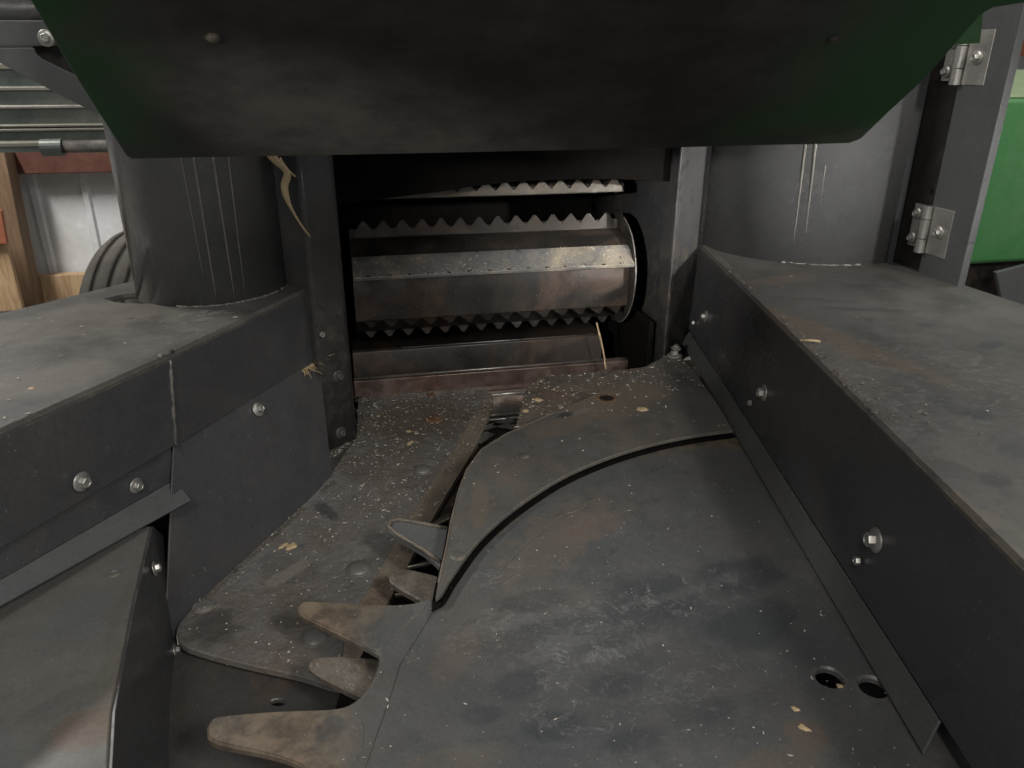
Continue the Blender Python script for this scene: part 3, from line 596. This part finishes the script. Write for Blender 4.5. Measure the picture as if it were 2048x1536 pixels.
# knives and drum body below
link('drum_core', lathe([(.52,-.44),(.52,-.22),(.50,-.215)], (.62,.70,0), (0,0,1), 64), M['dark'], DC)
for i,(x0,y0,x1,y1,z) in enumerate(((815,1135,905,1118,-.09),(850,1060,915,1030,-.085),(790,1190,870,1185,-.11),(905,1010,960,960,-.10),(700,1385,790,1370,-.10),(735,1290,800,1300,-.10))):
    a, b = pz(x0,y0,z), pz(x1,y1,z); d = (b-a).normalized(); s = Vector((-d.y,d.x,0))
    link('knife', slab([a, b, b+s*.035-Vector((0,0,.012)), a+s*.02-Vector((0,0,.012))], .004), M['chan'], DC)
    link('knife_edge', tube([a+Vector((0,0,.001)), b+Vector((0,0,.001))], .0016, 6), M['edge'], DC)
# underfloor seen through the gaps
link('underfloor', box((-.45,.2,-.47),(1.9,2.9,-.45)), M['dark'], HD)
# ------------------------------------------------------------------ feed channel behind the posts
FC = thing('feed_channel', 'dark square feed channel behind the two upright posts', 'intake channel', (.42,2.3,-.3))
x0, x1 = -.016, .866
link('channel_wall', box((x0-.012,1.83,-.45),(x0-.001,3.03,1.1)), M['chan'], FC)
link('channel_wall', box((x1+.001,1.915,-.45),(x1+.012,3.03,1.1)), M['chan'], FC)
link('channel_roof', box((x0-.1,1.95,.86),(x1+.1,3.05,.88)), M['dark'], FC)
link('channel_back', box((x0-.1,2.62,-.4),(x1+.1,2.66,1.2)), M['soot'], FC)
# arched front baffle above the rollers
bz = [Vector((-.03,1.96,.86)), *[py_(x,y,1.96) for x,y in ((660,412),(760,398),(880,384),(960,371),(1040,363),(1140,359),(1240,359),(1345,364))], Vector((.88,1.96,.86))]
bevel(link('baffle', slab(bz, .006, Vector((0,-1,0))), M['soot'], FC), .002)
# stepped floor bars
def bar(name, yz, m, xx=(x0+.002,x1-.03), lab=None):
    o = link(name, prism(yz, xx[0], xx[1]), M[m], FC, label=lab); bevel(o, .003, 3); return o
bar('rusty_step', [(2.10,-.14),(2.10,-.070),(2.125,-.066),(2.125,-.14)], 'rustbar', lab='rust brown step bar on the channel floor')
link('polished_rod', tube([(x0+.004,2.108,-.0645),(x1-.10,2.108,-.0645)], .0035, 10), M['bright'], FC, smooth=True)
bar('step_plate', [(2.126,-.14),(2.126,-.058),(2.142,.004),(2.150,.010),(2.30,.012),(2.30,-.14)], 'chan', (x0+.004,x1-.11))
link('polished_rod', tube([(x0+.15,2.146,.0085),(x1-.13,2.146,.0085)], .002, 8), M['bright'], FC, smooth=True)
link('channel_floor', box((x0,1.45,-.16),(x1,2.10,-.148)), M['chan'], FC)
bar('floor_strip', [(1.935,-.147),(1.935,-.138),(1.97,-.134),(2.097,-.134),(2.097,-.147)], 'bright', (.24,.62), lab='light worn strip in the gap between the plates')
link('polished_rod', tube([(.26,2.060,-.131),(.62,2.060,-.131)], .005, 10), M['bright'], FC, smooth=True)
link('polished_rod', tube([(.26,1.90,-.137),(.62,1.90,-.137)], .005, 10), M['bright'], FC, smooth=True)
bar('floor_strip', [(1.78,-.15),(1.78,-.135),(1.84,-.135),(1.84,-.15)], 'chan', (.24,.60))
for (a,b) in (((970,858),(1030,842)),((985,850),(1035,858)),((962,885),(990,868))):
    p, q = pz(*a,-.126), pz(*b,-.126); d = (q-p).normalized(); s = Vector((-d.y,d.x,0))*.03
    link('knife', slab([p,q,q+s,p+s*.5], .004), M['bright'], DC)
for x in (x1-.012,): bevel(link('side_guide', box((x-.018,1.96,-.14),(x,2.5,.10)), M['soot'], FC), .004)
# ------------------------------------------------------------------ toothed feed rollers
def serrated(x0, x1, root, tip, n, t, ph=0.0):
    """a straight strip with pointed teeth: root and tip are (y, z) points"""
    r, p = Vector((0,*root)), Vector((0,*tip)); d = (p-r); L = d.length; u = d/L; w = Vector((0,-u.z,u.y))*t
    th = .027; out = [(x0,0.0)]
    pitch = (x1-x0)/n
    for k in range(n):
        a = x0+pitch*k
        out += [(a+pitch*.06,L-th),(a+pitch*.44,L-.0012),(a+pitch*.50,L-.003),(a+pitch*.56,L-.0012),(a+pitch*.94,L-th)]
    out.append((x1,0.0))
    bm = bmesh.new()
    lo = []; 
    A = [bm.verts.new(Vector((x,0,0))+r+u*h) for x,h in out]; B = [bm.verts.new(Vector((x,0,0))+r+u*h+w) for x,h in out]
    m = len(out)
    for i in range(m):
        j = (i+1) % m; bm.faces.new((A[i],A[j],B[j],B[i]))
    for side in (A, B):
        base = [bm.verts.new(Vector((v.co.x,0,0))+Vector((0,r.y,r.z))+((v.co-r).dot(u)*0)*u) for v in []]
    tri = tessellate_polygon([[Vector((x,h,0)) for x,h in out]])
    for a,b,c in tri:
        try: bm.faces.new((A[a],A[b],A[c])); bm.faces.new((B[a],B[b],B[c]))
        except ValueError: pass
    return bm
def roller(label, cy, cz, xa, xb, angs, r, core, n, tilt, mats):
    t = thing('feed_roller', label, 'feed roller', (xa, cy, cz-r), 'toothed feed rollers')
    def P(a, rr): a = math.radians(a); return (cy-rr*math.cos(a), cz+rr*math.sin(a))
    angs = sorted(angs); prof = []
    k = len(angs)
    for i, a in enumerate(angs):
        nx = angs[(i+1) % k]+(360 if i == k-1 else 0)
        prof.append(P(a-4, core)); prof.append(P(a, r-.022)); prof.append(P(a+1.5, r-.022))
        prof.append(P(a+min(36,(nx-a)*.5), core+.004)); prof.append(P(a+(nx-a)*.75, core))
    o = link('drum', prism(prof, xa+.006, xb-.004), M[mats[0]], t); bevel(o, .014, 4)
    for i, a in enumerate(angs):
        lean = 0
        s = serrated(xa+.02, xb-.015, P(a-1, r-.045), P(a, r), n, .005)
        bevel(link('toothed_bar', s, M[mats[1]], t), .0008, 1, 40)
    return t, P
FR, P = roller('lower toothed feed roller with a bright chaff dusted ledge across its middle', 2.16, .215, .0, .800, (19, 91, -35, -84, 150, 215), .170, .122, 14, 0, ('roller','bar'))
# the ledge of the front bar
l0, l1, l2 = P(44,.132), P(24,.152), P(17,.168)
bevel(link('ledge', prism([l0, P(34,.1425), l1, l2, P(14,.160), P(30,.125)], .008, .796), M['ledge'], FR, label='sloping ledge with pale chaff caught along it'), .002)
link('end_disc', lathe([(.165,0),(.165,.005)], (.797,2.16,.215), (1,0,0), 64), M['roller'], FR)
link('bright_rim', tube([Vector((.7985, 2.16-.166*math.cos(a), .215+.166*math.sin(a))) for a in [math.radians(-75+150*i/40) for i in range(41)]], .0022, 8), M['bright'], FR, smooth=True)  # bright tube painting the light caught on the disc rim
FU, PU = roller('upper toothed feed roller, mostly hidden above the arched baffle', 2.27, .63, .02, .800, (40, 120, 200, 270), .150, .120, 14, 0, ('dark','dark'))
s = serrated(.04, .785, (2.105,.452), (2.110,.492), 14, .005); bevel(link('toothed_bar', s, M['finger'], FU, label='dusty toothed bar just under the baffle'), .0008, 1, 40)  # paler than the other bars: light on it put into its colour
link('bar_web', prism([(2.104,.450),(2.112,.472),(2.19,.50),(2.19,.44)], .03, .79), M['roller'], FU)
# ------------------------------------------------------------------ hood above
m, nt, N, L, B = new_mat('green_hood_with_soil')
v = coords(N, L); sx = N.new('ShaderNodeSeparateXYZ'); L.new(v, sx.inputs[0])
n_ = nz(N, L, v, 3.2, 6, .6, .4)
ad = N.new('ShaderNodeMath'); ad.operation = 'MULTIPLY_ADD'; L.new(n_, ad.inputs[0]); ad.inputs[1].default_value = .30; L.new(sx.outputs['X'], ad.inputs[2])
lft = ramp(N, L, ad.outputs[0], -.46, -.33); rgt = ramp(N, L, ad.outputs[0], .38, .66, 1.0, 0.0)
# the same brown all along the bottom hem
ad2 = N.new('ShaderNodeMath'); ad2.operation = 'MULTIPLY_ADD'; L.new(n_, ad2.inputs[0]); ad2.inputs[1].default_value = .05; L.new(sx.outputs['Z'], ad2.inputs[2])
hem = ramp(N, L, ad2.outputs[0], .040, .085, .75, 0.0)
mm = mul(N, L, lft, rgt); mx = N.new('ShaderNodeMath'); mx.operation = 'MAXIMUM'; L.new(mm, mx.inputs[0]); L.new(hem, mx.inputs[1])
mid_brown = mix(N, L, ramp(N, L, nz(N, L, v, 9, 8, .7), .3, .75), (.030,.028,.026), (.066,.061,.055))  # uneven dark brown for the middle and the hem
L.new(mix(N, L, mx.outputs[0], (.010,.078,.019), mid_brown), B.inputs['Base Color'])
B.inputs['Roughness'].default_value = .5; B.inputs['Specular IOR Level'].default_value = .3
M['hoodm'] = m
hp = Vector((0,1.30,.652)); hd = Vector((0,-.40,.20)).normalized(); hn = Vector((1,0,0)).cross(hd).normalized()
HO = thing('intake_hood', 'large dark green hood plate with a soiled middle, hanging over the intake', 'hood', (.3,1.3,.65))
hpx = [(265,318),(800,308),(1300,297),(1700,286),(1722,278),(1780,222),(1850,158),(1962,30),(1985,16),(2060,4),(2160,-120),(2160,-330),(-60,-330),(-60,-205),(62,4),(160,168),(252,312)]
hpts = [ppl(x,y,hp,hn) for x,y in hpx]
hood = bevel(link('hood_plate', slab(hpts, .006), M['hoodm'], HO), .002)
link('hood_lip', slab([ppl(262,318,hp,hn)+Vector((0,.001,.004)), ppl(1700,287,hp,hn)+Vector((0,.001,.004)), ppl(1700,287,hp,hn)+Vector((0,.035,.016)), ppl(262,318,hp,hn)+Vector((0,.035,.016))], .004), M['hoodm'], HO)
# hood body behind the plate: side cheeks and top
wl = ppl(420,290,hp,hn); wr = ppl(1560,270,hp,hn)
link('hood_stiffener', slab([ppl(330,230,hp,hn)+Vector((0,.02,.03)), ppl(1700,210,hp,hn)+Vector((0,.02,.03)), ppl(1700,210,hp,hn)+Vector((0,.45,.22)), ppl(330,230,hp,hn)+Vector((0,.45,.22))], .006), M['dark'], HO)
nh = hn if hn.dot(CO-hp) > 0 else -hn
for (x,y) in ((426,74),(1666,78)): rivet(ppl(x,y,hp,hn), HO, .0075, M['finger'] if x < 900 else M['hoodm'], nh, .004)
tb = [Vector(ppl(x,y,hp+Vector((0,.12,0)),hn)) for x,y in ((1850,60),(1880,92),(1960,86),(1968,10),(1900,-20))]
link('hood_tab', slab(tb, .03), M['green'], HO)
# ------------------------------------------------------------------ green machine at the right
GB = thing('green_machine', 'bright green machine body with a pale dusty top edge at the right', 'machine', (2.9,2.8,ZG))
def yp(x, y, Y): return py_(x, y, Y)
a0 = yp(1926,531,2.6); a1 = yp(1990,352,2.6); b1 = yp(1990,198,2.6); 
zA, zB, zC = a0.z, a1.z-.02, b1.z
xL = 2.30
bevel(link('body_panel', prism([(2.60,zA),(2.60,zB),(2.635,zC),(3.5,zC),(3.5,zA)], xL, 4.2), M['green'], GB), .02, 4)
zt = yp(2040,155,2.9).z
bevel(link('top_panel', prism([(2.645,zC+.002),(3.0,zt+.03),(3.5,zt+.03),(3.5,zC+.002)], xL, 4.2), M['palegreen'], GB), .015, 3)
link('underframe', prism([(2.66,zA-.14),(2.66,zA-.004),(3.4,zA-.004),(3.4,zA-.14)], xL, 4.2), M['dark'], GB)
q = [yp(1992,545,2.5), yp(2060,528,2.5), yp(2160,540,2.5), yp(2160,660,2.5), yp(2013,640,2.5)]
bevel(link('frame_bracket', slab(q, .02), M['panel'], GB), .004)
link('support_leg', box((3.0,2.8,ZG),(3.2,3.0,zA-.13)), M['dark'], GB)
ob = [py_(2025,20,5.0), py_(2200,20,5.0), py_(2200,112,5.0), py_(2025,112,5.0)]
wb = [py_(1960,-200,5.2), py_(2500,-200,5.2), py_(2500,330,5.2), py_(1960,330,5.2)]
# ------------------------------------------------------------------ shed at the back
def ribbed(x0, x1, z0, z1, y, pitch=.30, d=.022):
    prof = []; x = x0
    while x < x1:
        prof += [(x,y),(x+pitch*.80,y),(x+pitch*.84,y-d),(x+pitch*.95,y-d),(x+pitch*.99,y)]; x += pitch
    bm = bmesh.new(); lo = [bm.verts.new((p[0],p[1],z0)) for p in prof]; hi = [bm.verts.new((p[0],p[1],z1)) for p in prof]
    for i in range(len(prof)-1): bm.faces.new((lo[i],lo[i+1],hi[i+1],hi[i]))
    return bm
wl_ = link('shed_wall', ribbed(-7, 8, ZG, 3.6, 5.5), M['white']); so = wl_.modifiers.new('s','SOLIDIFY'); so.thickness = .004
tag(wl_, 'white ribbed sheet metal shed wall far behind the machine', 'wall')
zb0, zb1 = py_(0,348,5.38).z, py_(0,298,5.38).z
bm_ = bevel(link('shed_beam', box((-7,5.34,zb0),(.5,5.46,zb1+.04)), M['redwood']), .006, 2); tag(bm_, 'red brown timber rail across the white wall at the left', 'beam')
pl_ = bevel(link('base_board', box((-2.08,5.38,ZG),(-.9,5.46,py_(130,550,5.38).z)), M['wood']), .004, 2); tag(pl_, 'pale wooden board at the foot of the white wall', 'board')
p0, p1 = py_(-90,380,5.2), py_(38,380,5.2)
po = bevel(link('timber_post', slab([py_(-60,300,5.2), py_(8,300,5.2), py_(72,615,5.2), py_(40,760,5.2), py_(-60,760,5.2)], .14), M['wooddark']), .006, 2); tag(po, 'brown timber post leaning at the far left', 'post')
po = bevel(link('timber_plank', slab([py_(-60,486,5.0), py_(12,486,5.0), py_(46,620,5.0), py_(46,760,5.0), py_(-60,760,5.0)], .04), M['wood']), .004, 2); tag(po, 'pale pine plank nailed to the brown post', 'plank')
po = bevel(link('orange_board', slab([py_(-60,420,4.95), py_(2,420,4.95), py_(14,488,4.95), py_(-60,488,4.95)], .03), M['orange']), .004, 2); tag(po, 'small orange board above the pale pine plank', 'board')
po = bevel(link('orange_board', slab(ob, .05), M['orange']), .004, 2); tag(po, 'orange brown board at the upper right edge above the green machine', 'board')
# tyre
TY = thing('tyre', 'dusty ribbed tractor tyre standing against the white wall', 'tyre', (-1.0,4.3,ZG))
ta, tb_, tc = py_(150,580,4.0), py_(262,470,4.0), py_(212,470,4.0)
Wd = .34; prof = []; R0 = 0.56
prof = [(R0-.16,-Wd/2),(R0-.09,-Wd/2-.03),(R0-.03,-Wd/2+.0),(R0,-Wd/2+.04)]
for c in (-.085,.0,.085): prof += [(R0+.012,c-.014),(R0-.012,c-.010),(R0-.012,c+.010),(R0+.012,c+.014)]
prof += [(R0,Wd/2-.04),(R0-.03,Wd/2),(R0-.09,Wd/2+.03),(R0-.16,Wd/2)]
ctr = Vector((-1.07,4.42,tb_.z-.07-R0))
ty = link('tread', lathe([(r,z) for r,z in prof], ctr, (1,-.25,.0), 72), M['rubber'], TY, smooth=True)
e = ty.modifiers.new('b','BEVEL'); e.width = .01; e.segments = 2; e.limit_method = 'ANGLE'; e.angle_limit = math.radians(30)
# grey green sheet machine, upper left
SM = thing('sheet_metal_trailer', 'grey green trailer side with pale horizontal ridges at the upper left', 'trailer', (-1.6,3.6,ZG))
Y0 = 3.6
zz = lambda y, Y=Y0: py_(100, y, Y).z
xr = py_(560,200,Y0).x
link('side_sheet', box((-4,Y0,zz(282)),(xr,Y0+.03,zz(-260))), M['galv'], SM)
for (ya, yb) in ((180,174),(216,211),(253,249),(261,257),(138,128),(90,84)):
    za, zb_ = zz(ya), zz(yb); bevel(link('ridge', prism([(Y0-.001,za-.004),(Y0-.015,za),(Y0-.015,zb_),(Y0-.001,zb_+.004)], -4, xr), M['ridge'] if ya not in (216,) else M['bright'], SM), .002, 2)
link('rail', prism([(Y0-.04,zz(302)),(Y0-.04,zz(290)),(Y0-.002,zz(283)),(Y0-.002,zz(302))], -4, py_(88,290,Y0).x), M['galv'], SM)
link('rail_top', prism([(Y0-.043,zz(290)),(Y0-.043,zz(284)),(Y0-.0,zz(280)),(Y0-.0,zz(283))], -4, py_(88,290,Y0).x), M['ridge'], SM)
link('sleeve', tube([Vector((py_(92,291,Y0).x,Y0-.05,zz(293,Y0))), Vector((py_(134,291,Y0).x,Y0-.05,zz(293,Y0)))], .034, 20), M['galv'], SM, smooth=False)
link('tube', tube([Vector((py_(130,291,Y0).x,Y0-.05,zz(292,Y0))), Vector((xr,Y0-.05,zz(292,Y0)))], .025, 20), M['wall'], SM, smooth=True)
link('axle_beam', box((-4,Y0+.5,ZG+.2),(xr-.2,Y0+.6,ZG+.4)), M['dark'], SM)
link('leg', box((-3.2,Y0+.02,ZG),(-3.1,Y0+.12,zz(282)+.05)), M['dark'], SM); link('leg', box((xr-.3,Y0+.04,ZG),(xr-.2,Y0+.12,zz(282)+.05)), M['dark'], SM)
# grey bracket with a bolt
BR = thing('grey_bracket', 'plain grey slotted arm with one bright bolt at the upper left', 'bracket', (-.8,2.7,.5))
Y1 = 2.5
br = [(-300,92),(0,92),(70,94),(78,112),(130,135),(240,180),(240,250),(206,222),(150,190),(116,185),(40,146),(0,126),(-300,20)]
br = [(-60,97),(68,96),(72,108),(84,118),(150,150),(250,200),(250,262),(205,232),(165,213),(105,182),(50,153),(0,126),(-60,104)]
bevel(link('arm', slab([py_(x,y,Y1) for x,y in br], .012), M['panel'], BR), .002)
bevel(link('arm', slab([py_(x,y,Y1+.02) for x,y in ((-300,40),(90,41),(106,66),(112,92),(-300,94))], .03), M['panel'], BR), .003)
link('backing', slab([py_(x,y,Y1+.06) for x,y in ((60,80),(160,70),(280,200),(150,152),(75,125))], .01), M['dark'], BR)
hex_bolt(py_(93,76,Y1-.0), (0,-1,0), BR, 1.2)
link('pipe', tube([py_(-300,22,Y1+.1), py_(200,18,Y1+.1)], .042, 24), M['wall'], BR, smooth=True)
# ------------------------------------------------------------------ straw, chaff and crumbs
def blade(name, pts, w, label, cat='straw', twist=0.0, mat=None):
    bm = bmesh.new(); L_ = []; n = len(pts)
    for i, p in enumerate(pts):
        d = (pts[min(i+1,n-1)]-pts[max(i-1,0)]).normalized(); v = (CO-p).normalized(); s = d.cross(v).normalized()
        s = Matrix.Rotation(twist*i/n, 3, d) @ s
        ww = w(i/(n-1)); mid = p+v*ww*.25
        L_.append([bm.verts.new(p-s*ww), bm.verts.new(mid), bm.verts.new(p+s*ww)])
    for a, b in zip(L_, L_[1:]):
        bm.faces.new((a[0],a[1],b[1],b[0])); bm.faces.new((a[1],a[2],b[2],b[1]))
    o = link(name, bm, mat or M['straw'], smooth=True); s = o.modifiers.new('s','SOLIDIFY'); s.thickness = .0008
    return tag(o, label, cat)
def curve(pts, n=5):
    out = []
    for i in range(len(pts)-1):
        p0 = pts[max(i-1,0)]; p1 = pts[i]; p2 = pts[i+1]; p3 = pts[min(i+2,len(pts)-1)]
        for k in range(n):
            t = k/n; out.append(.5*((2*p1)+(p2-p0)*t+(2*p0-5*p1+4*p2-p3)*t*t+(3*p1-p0-3*p2+p3)*t**3))
    out.append(pts[-1]); return out
YS = 1.72
blade('dry_leaf', curve([py_(x,y,YS) for x,y in ((532,300),(552,322),(574,346),(569,372),(575,400),(590,430),(606,455),(622,475))]), lambda t: .0022+.007*max(0,1-t*1.5)*(.6+.4*math.sin(t*14)**2)+.004*math.exp(-((t-.45)/.16)**2) if t < .97 else .0012, 'long dry curled leaf hanging at the left post', 'leaf', .5)
blade('dry_leaf', curve([py_(x,y,YS+.004) for x,y in ((556,318),(572,338),(592,354))]), lambda t: .006*(1-t)+.001, 'short torn leaf scrap beside the long hanging leaf', 'leaf')
for i,(a,lab) in enumerate((((1205,645,1198,700,1212,738),'thin straw stalk standing at the right end of the roller'),)):
    blade('straw_stalk', curve([py_(a[0]-12,a[1],2.06), py_(a[0],a[1]+50,2.05), py_(a[4],a[5],2.04)]), lambda t: .0025, lab)
# a tuft of fibres under the left housing
TF = bmesh.new(); parts = []
for i in range(46):
    t = random.random(); p = ppl(602+36*t, 742-24*t, d1+Vector((0,-.006,0)), nL)
    L1 = random.uniform(.006,.022) if i > 5 else random.uniform(.03,.055)
    d = Vector((random.uniform(-.3,1), random.uniform(-1,-.1), random.uniform(-.9,.3))).normalized()
    parts.append(tube([p, p+d*L1*.5+Vector((0,0,random.uniform(-.003,.003))), p+d*L1], lambda t_: .0010*(1-t_*.5), 5))
TFo = link('fibre_tuft', join(*parts), M['straw']); tag(TFo, 'small tuft of dry fibres caught under the left housing edge', 'tuft'); TF.free()
def crumb(name, px, py, z, r, label, cat='chaff flake', asp=1.0, mat='straw'):
    p = pz(px, py, z); bm = bmesh.new(); n = 11; a0 = random.random()*6
    ca, sa = math.cos(a0), math.sin(a0); top = []; bot = []
    for k in range(n):
        a = 2*math.pi*k/n; rr = r*random.uniform(.55,1.15); x, y = rr*math.cos(a)*asp, rr*math.sin(a)
        q = Vector((x*ca-y*sa, x*sa+y*ca, 0)); top.append(bm.verts.new(p+q*.8+Vector((0,0,r*random.uniform(.12,.3))))); bot.append(bm.verts.new(p+q))
    c = bm.verts.new(p+Vector((0,0,r*.32)))
    for k in range(n):
        j = (k+1) % n; bm.faces.new((bot[k],bot[j],top[j],top[k])); bm.faces.new((top[k],top[j],c))
    bm.faces.new(bot[::-1])
    o = link(name, bm, M[mat], smooth=False); return tag(o, label, cat)
crumb('leaf_flake', 584,1093,FL,.012,'pale leaf flake lying on the left part of the pitted plate',asp=1.3)
crumb('leaf_flake', 566,1092,FL,.006,'small leaf scrap beside the pale flake on the pitted plate',asp=2.0)
crumb('leaf_flake', 817,863,FL,.009,'cream flake on the pitted plate near the rust spot')
crumb('leaf_flake', 820,886,FL,.008,'thin cream splinter below the cream flake on the pitted plate',asp=2.2)
crumb('leaf_flake', 757,832,FL,.006,'tiny cream flake on the pitted plate beside the left post')
crumb('leaf_flake', 224,1064,.038,.007,'round brownish flake stuck on the folded lip',asp=1.3)
crumb('leaf_flake', 63,777,HZ,.006,'single cream flake on the left housing top')
crumb('leaf_flake', 1283,819,GZ,.011,'yellowish flake on the guide plate',asp=1.5)
crumb('leaf_flake', 1075,800,.004,.012,'pale flake on the brown plate beside the guide plate',asp=1.2)
crumb('leaf_flake', 1052,822,.004,.008,'grey flake just below the pale one on the brown plate',asp=1.4)
crumb('leaf_flake', 1590,1418,0,.006,'small yellow flake on the disc left of the holes')
crumb('leaf_flake', 1608,1456,0,.006,'orange brown flake on the disc below the small yellow one',asp=1.6)
crumb('leaf_flake', 1679,1372,0,.005,'crumb on the rim of the left hole in the disc')
crumb('leaf_flake', 455,1325,-.135,.005,'cream crumb lodged in the seam under the pitted plate',asp=1.5)
crumb('leaf_flake', 518,1337,-.135,.005,'second cream crumb further along the seam under the pitted plate',asp=1.6)
crumb('leaf_flake', 1748,823,HZ,.005,'grey brown flake at the edge of the right housing top',asp=1.5,mat='finger')
blade('straw_stalk', [pz(1600,684,HZ)+Vector((0,0,.003)), pz(1622,686,HZ)+Vector((0,0,.005)), pz(1640,687,HZ)+Vector((0,0,.004))], lambda t:.0022, 'short straw piece on the right housing top near its edge')
for (a, lab) in (((1018,1124,1050,1090,1085,1062,1125,1030),'long pale straw scratch line of two fibres on the disc'),((1225,1045,1240,1028,1262,1022,1275,1030),'crooked pale fibre on the disc right of the long one'),((1130,1030,1160,1020,1180,1005,1200,998),'thin wavy fibre on the disc between the two others')):
    pts = [pz(a[i],a[i+1],0)+Vector((0,0,.0012)) for i in range(0,8,2)]
    o = link('fibre', tube([p+Vector((random.uniform(-.001,.001),random.uniform(-.001,.001),0)) for p in curve(pts,5)], .0005, 5), M['edge']); tag(o, lab, 'fibre')
# fine chaff that nobody could count
def inside(p, poly):
    c = False; j = len(poly)-1
    for i in range(len(poly)):
        if (poly[i].y > p.y) != (poly[j].y > p.y) and p.x < (poly[j].x-poly[i].x)*(p.y-poly[i].y)/(poly[j].y-poly[i].y)+poly[i].x: c = not c
        j = i
    return c
def scatter(poly, z, n, rlo, rhi, label, mat, bias=None):
    bm = bmesh.new(); xs = [p.x for p in poly]; ys = [p.y for p in poly]; k = 0; tries = 0
    while k < n and tries < n*60:
        tries += 1
        p = Vector((random.uniform(min(xs),max(xs)), random.uniform(min(ys),max(ys)), z))
        if not inside(p, poly): continue
        if bias and random.random() > bias(p): continue
        k += 1; r = rlo*(rhi/rlo)**(random.random()**2.2); a = random.random()*6.3; s = random.choice((1,1,1.5,3))
        vs = []
        for i in range(4):
            b = a+i*math.pi/2+random.uniform(-.3,.3); q = Vector((math.cos(b)*r*(s if i % 2 == 0 else 1), math.sin(b)*r*(s if i % 2 == 0 else 1), 0))
            vs.append(bm.verts.new(p+q+Vector((0,0,.0004+r*random.uniform(0,.6)))))
        t = bm.verts.new(p+Vector((0,0,.0005+r*.8)))
        for i in range(4): bm.faces.new((vs[i],vs[(i+1)%4],t))
    o = link('chaff', bm, M[mat]); tag(o, label, 'chaff', kind='stuff'); return o
nzv = lambda p, s, o=0: noise.noise(Vector((p.x*s+o, p.y*s, o)))*.5+.5
scatter(spo, FL+.0005, 2300, .0006, .0030, 'fine pale chaff scattered over the pitted plate', 'chaff', lambda p: .35*nzv(p,8)+ .65*max(0,(p.y-1.25)/.6))
scatter(gpo, GZ+.0005, 420, .0006, .0030, 'fine chaff scattered over the guide plate', 'chaff', lambda p: max(.04,(p.y-1.5)/.4)*nzv(p,7,3))
bpp = [pz(x,y,.004) for x,y in bp_]
scatter(bpp, .0045, 900, .0007, .0036, 'chaff lying on the brown plate behind the guide plate', 'chaff')
vis = [pz(x,y,0) for x,y in ((960,1110),(1160,980),(1440,880),(1850,1440),(1850,1700),(700,1700),(640,1450),(740,1400),(780,1260),(610,1220),(860,1195))]
scatter(vis, .0005, 260, .0006, .0018, 'sparse specks scattered over the grey disc', 'chaff')
scatter([rb0+Vector((.02,-.05,0)), rb0+dirR*1.4+Vector((.03,0,0)), rb0+dirR*1.4+Vector((.13,0,0)), rb0+Vector((.11,-.08,0))], HZ+.0005, 110, .0008, .0024, 'crumbs and dust along the edge of the right housing top', 'finger', lambda p: nzv(p,9,5)**2*1.8)
scatter([p for p in outer[:2]]+[Vector((1.4,rn.y,0)),Vector((1.4,1.6,0))], HZ+.0005, 60, .0007, .0022, 'sparse specks on the right housing top', 'chaff')
scatter([pz(0,860,HZ),pz(340,700,HZ),pz(600,575,HZ),pz(0,640,HZ)], HZ+.0005, 60, .0007, .0024, 'sparse specks on the left housing top', 'chaff')
def joint(name_pts, w, n, rlo, rhi, label, mat='finger'):
    bm = bmesh.new()
    for k in range(n):
        t = random.random()*(len(name_pts)-1); i = int(t); p = name_pts[i].lerp(name_pts[i+1], t-i)
        if nzv(p, 13, 7) < .38: continue
        p = p+Vector((random.gauss(0,w), random.gauss(0,w), abs(random.gauss(0,.0012)))); r = rlo*(rhi/rlo)**(random.random()**2)
        vs = [bm.verts.new(p+Vector((random.uniform(-r,r)*1.7, random.uniform(-r,r)*1.7, random.uniform(-r*.3,r)))) for _ in range(4)]
        for f in ((0,1,2),(0,2,3),(0,3,1),(1,3,2)): bm.faces.new([vs[q] for q in f])
    tag(link('joint_dirt', bm, M[mat]), label, 'dirt', kind='stuff')
joint([pz(665,962,FL)+Vector((.004,-.004,.002)), pz(395,1208,FL)+Vector((.004,-.004,.002))], .003, 700, .0008, .0028, 'brown dirt packed along the foot of the lower left panel')
joint([pz(1370,690,.004), pz(1463,862,.004), pz(1860,1445,.004)], .0025, 500, .0007, .0022, 'dirt caught along the foot of the right flange')
joint([rb0+Vector((.012,0,.002)), rb0+dirR*.6+Vector((.012,0,.002)), rb0+dirR*1.2+Vector((.012,0,.002))], .006, 1600, .0007, .0026, 'brown dust caked along the edge of the right housing top')
joint([pz(960,772,FL+.002), pz(715,788,FL+.002), pz(700,880,FL+.002), pz(664,915,FL+.002)], .006, 500, .0008, .0030, 'chaff packed against the step and post on the pitted plate', 'chaff')
lt0 = [(Vector((.02,2.0,0))), Vector((.78,2.0,0))]
bm = bmesh.new()
for k in range(3200):
    x = random.uniform(.015,.79); t = random.random()**2.2
    pa = (l2[0]+(l0[0]-l2[0])*t, l2[1]+(l0[1]-l2[1])*t+.0035*math.sin(t*3.14)); r = .0009*(4**(random.random()**2))
    if random.random() > .25+.75*nzv(Vector((x,0,0)),6,2) or t > .75 and x < .55: continue
    c = Vector((x, pa[0]-.0012, pa[1]+.0016)); vs = [bm.verts.new(c+Vector((random.uniform(-r,r)*1.6, random.uniform(-r,r), random.uniform(-r,r)))) for _ in range(4)]
    for f in ((0,1,2),(0,2,3),(0,3,1),(1,3,2)): bm.faces.new([vs[i] for i in f])
tag(link('chaff', bm, M['chaff']), 'pale chaff caught on the ledge of the feed roller', 'chaff', kind='stuff')
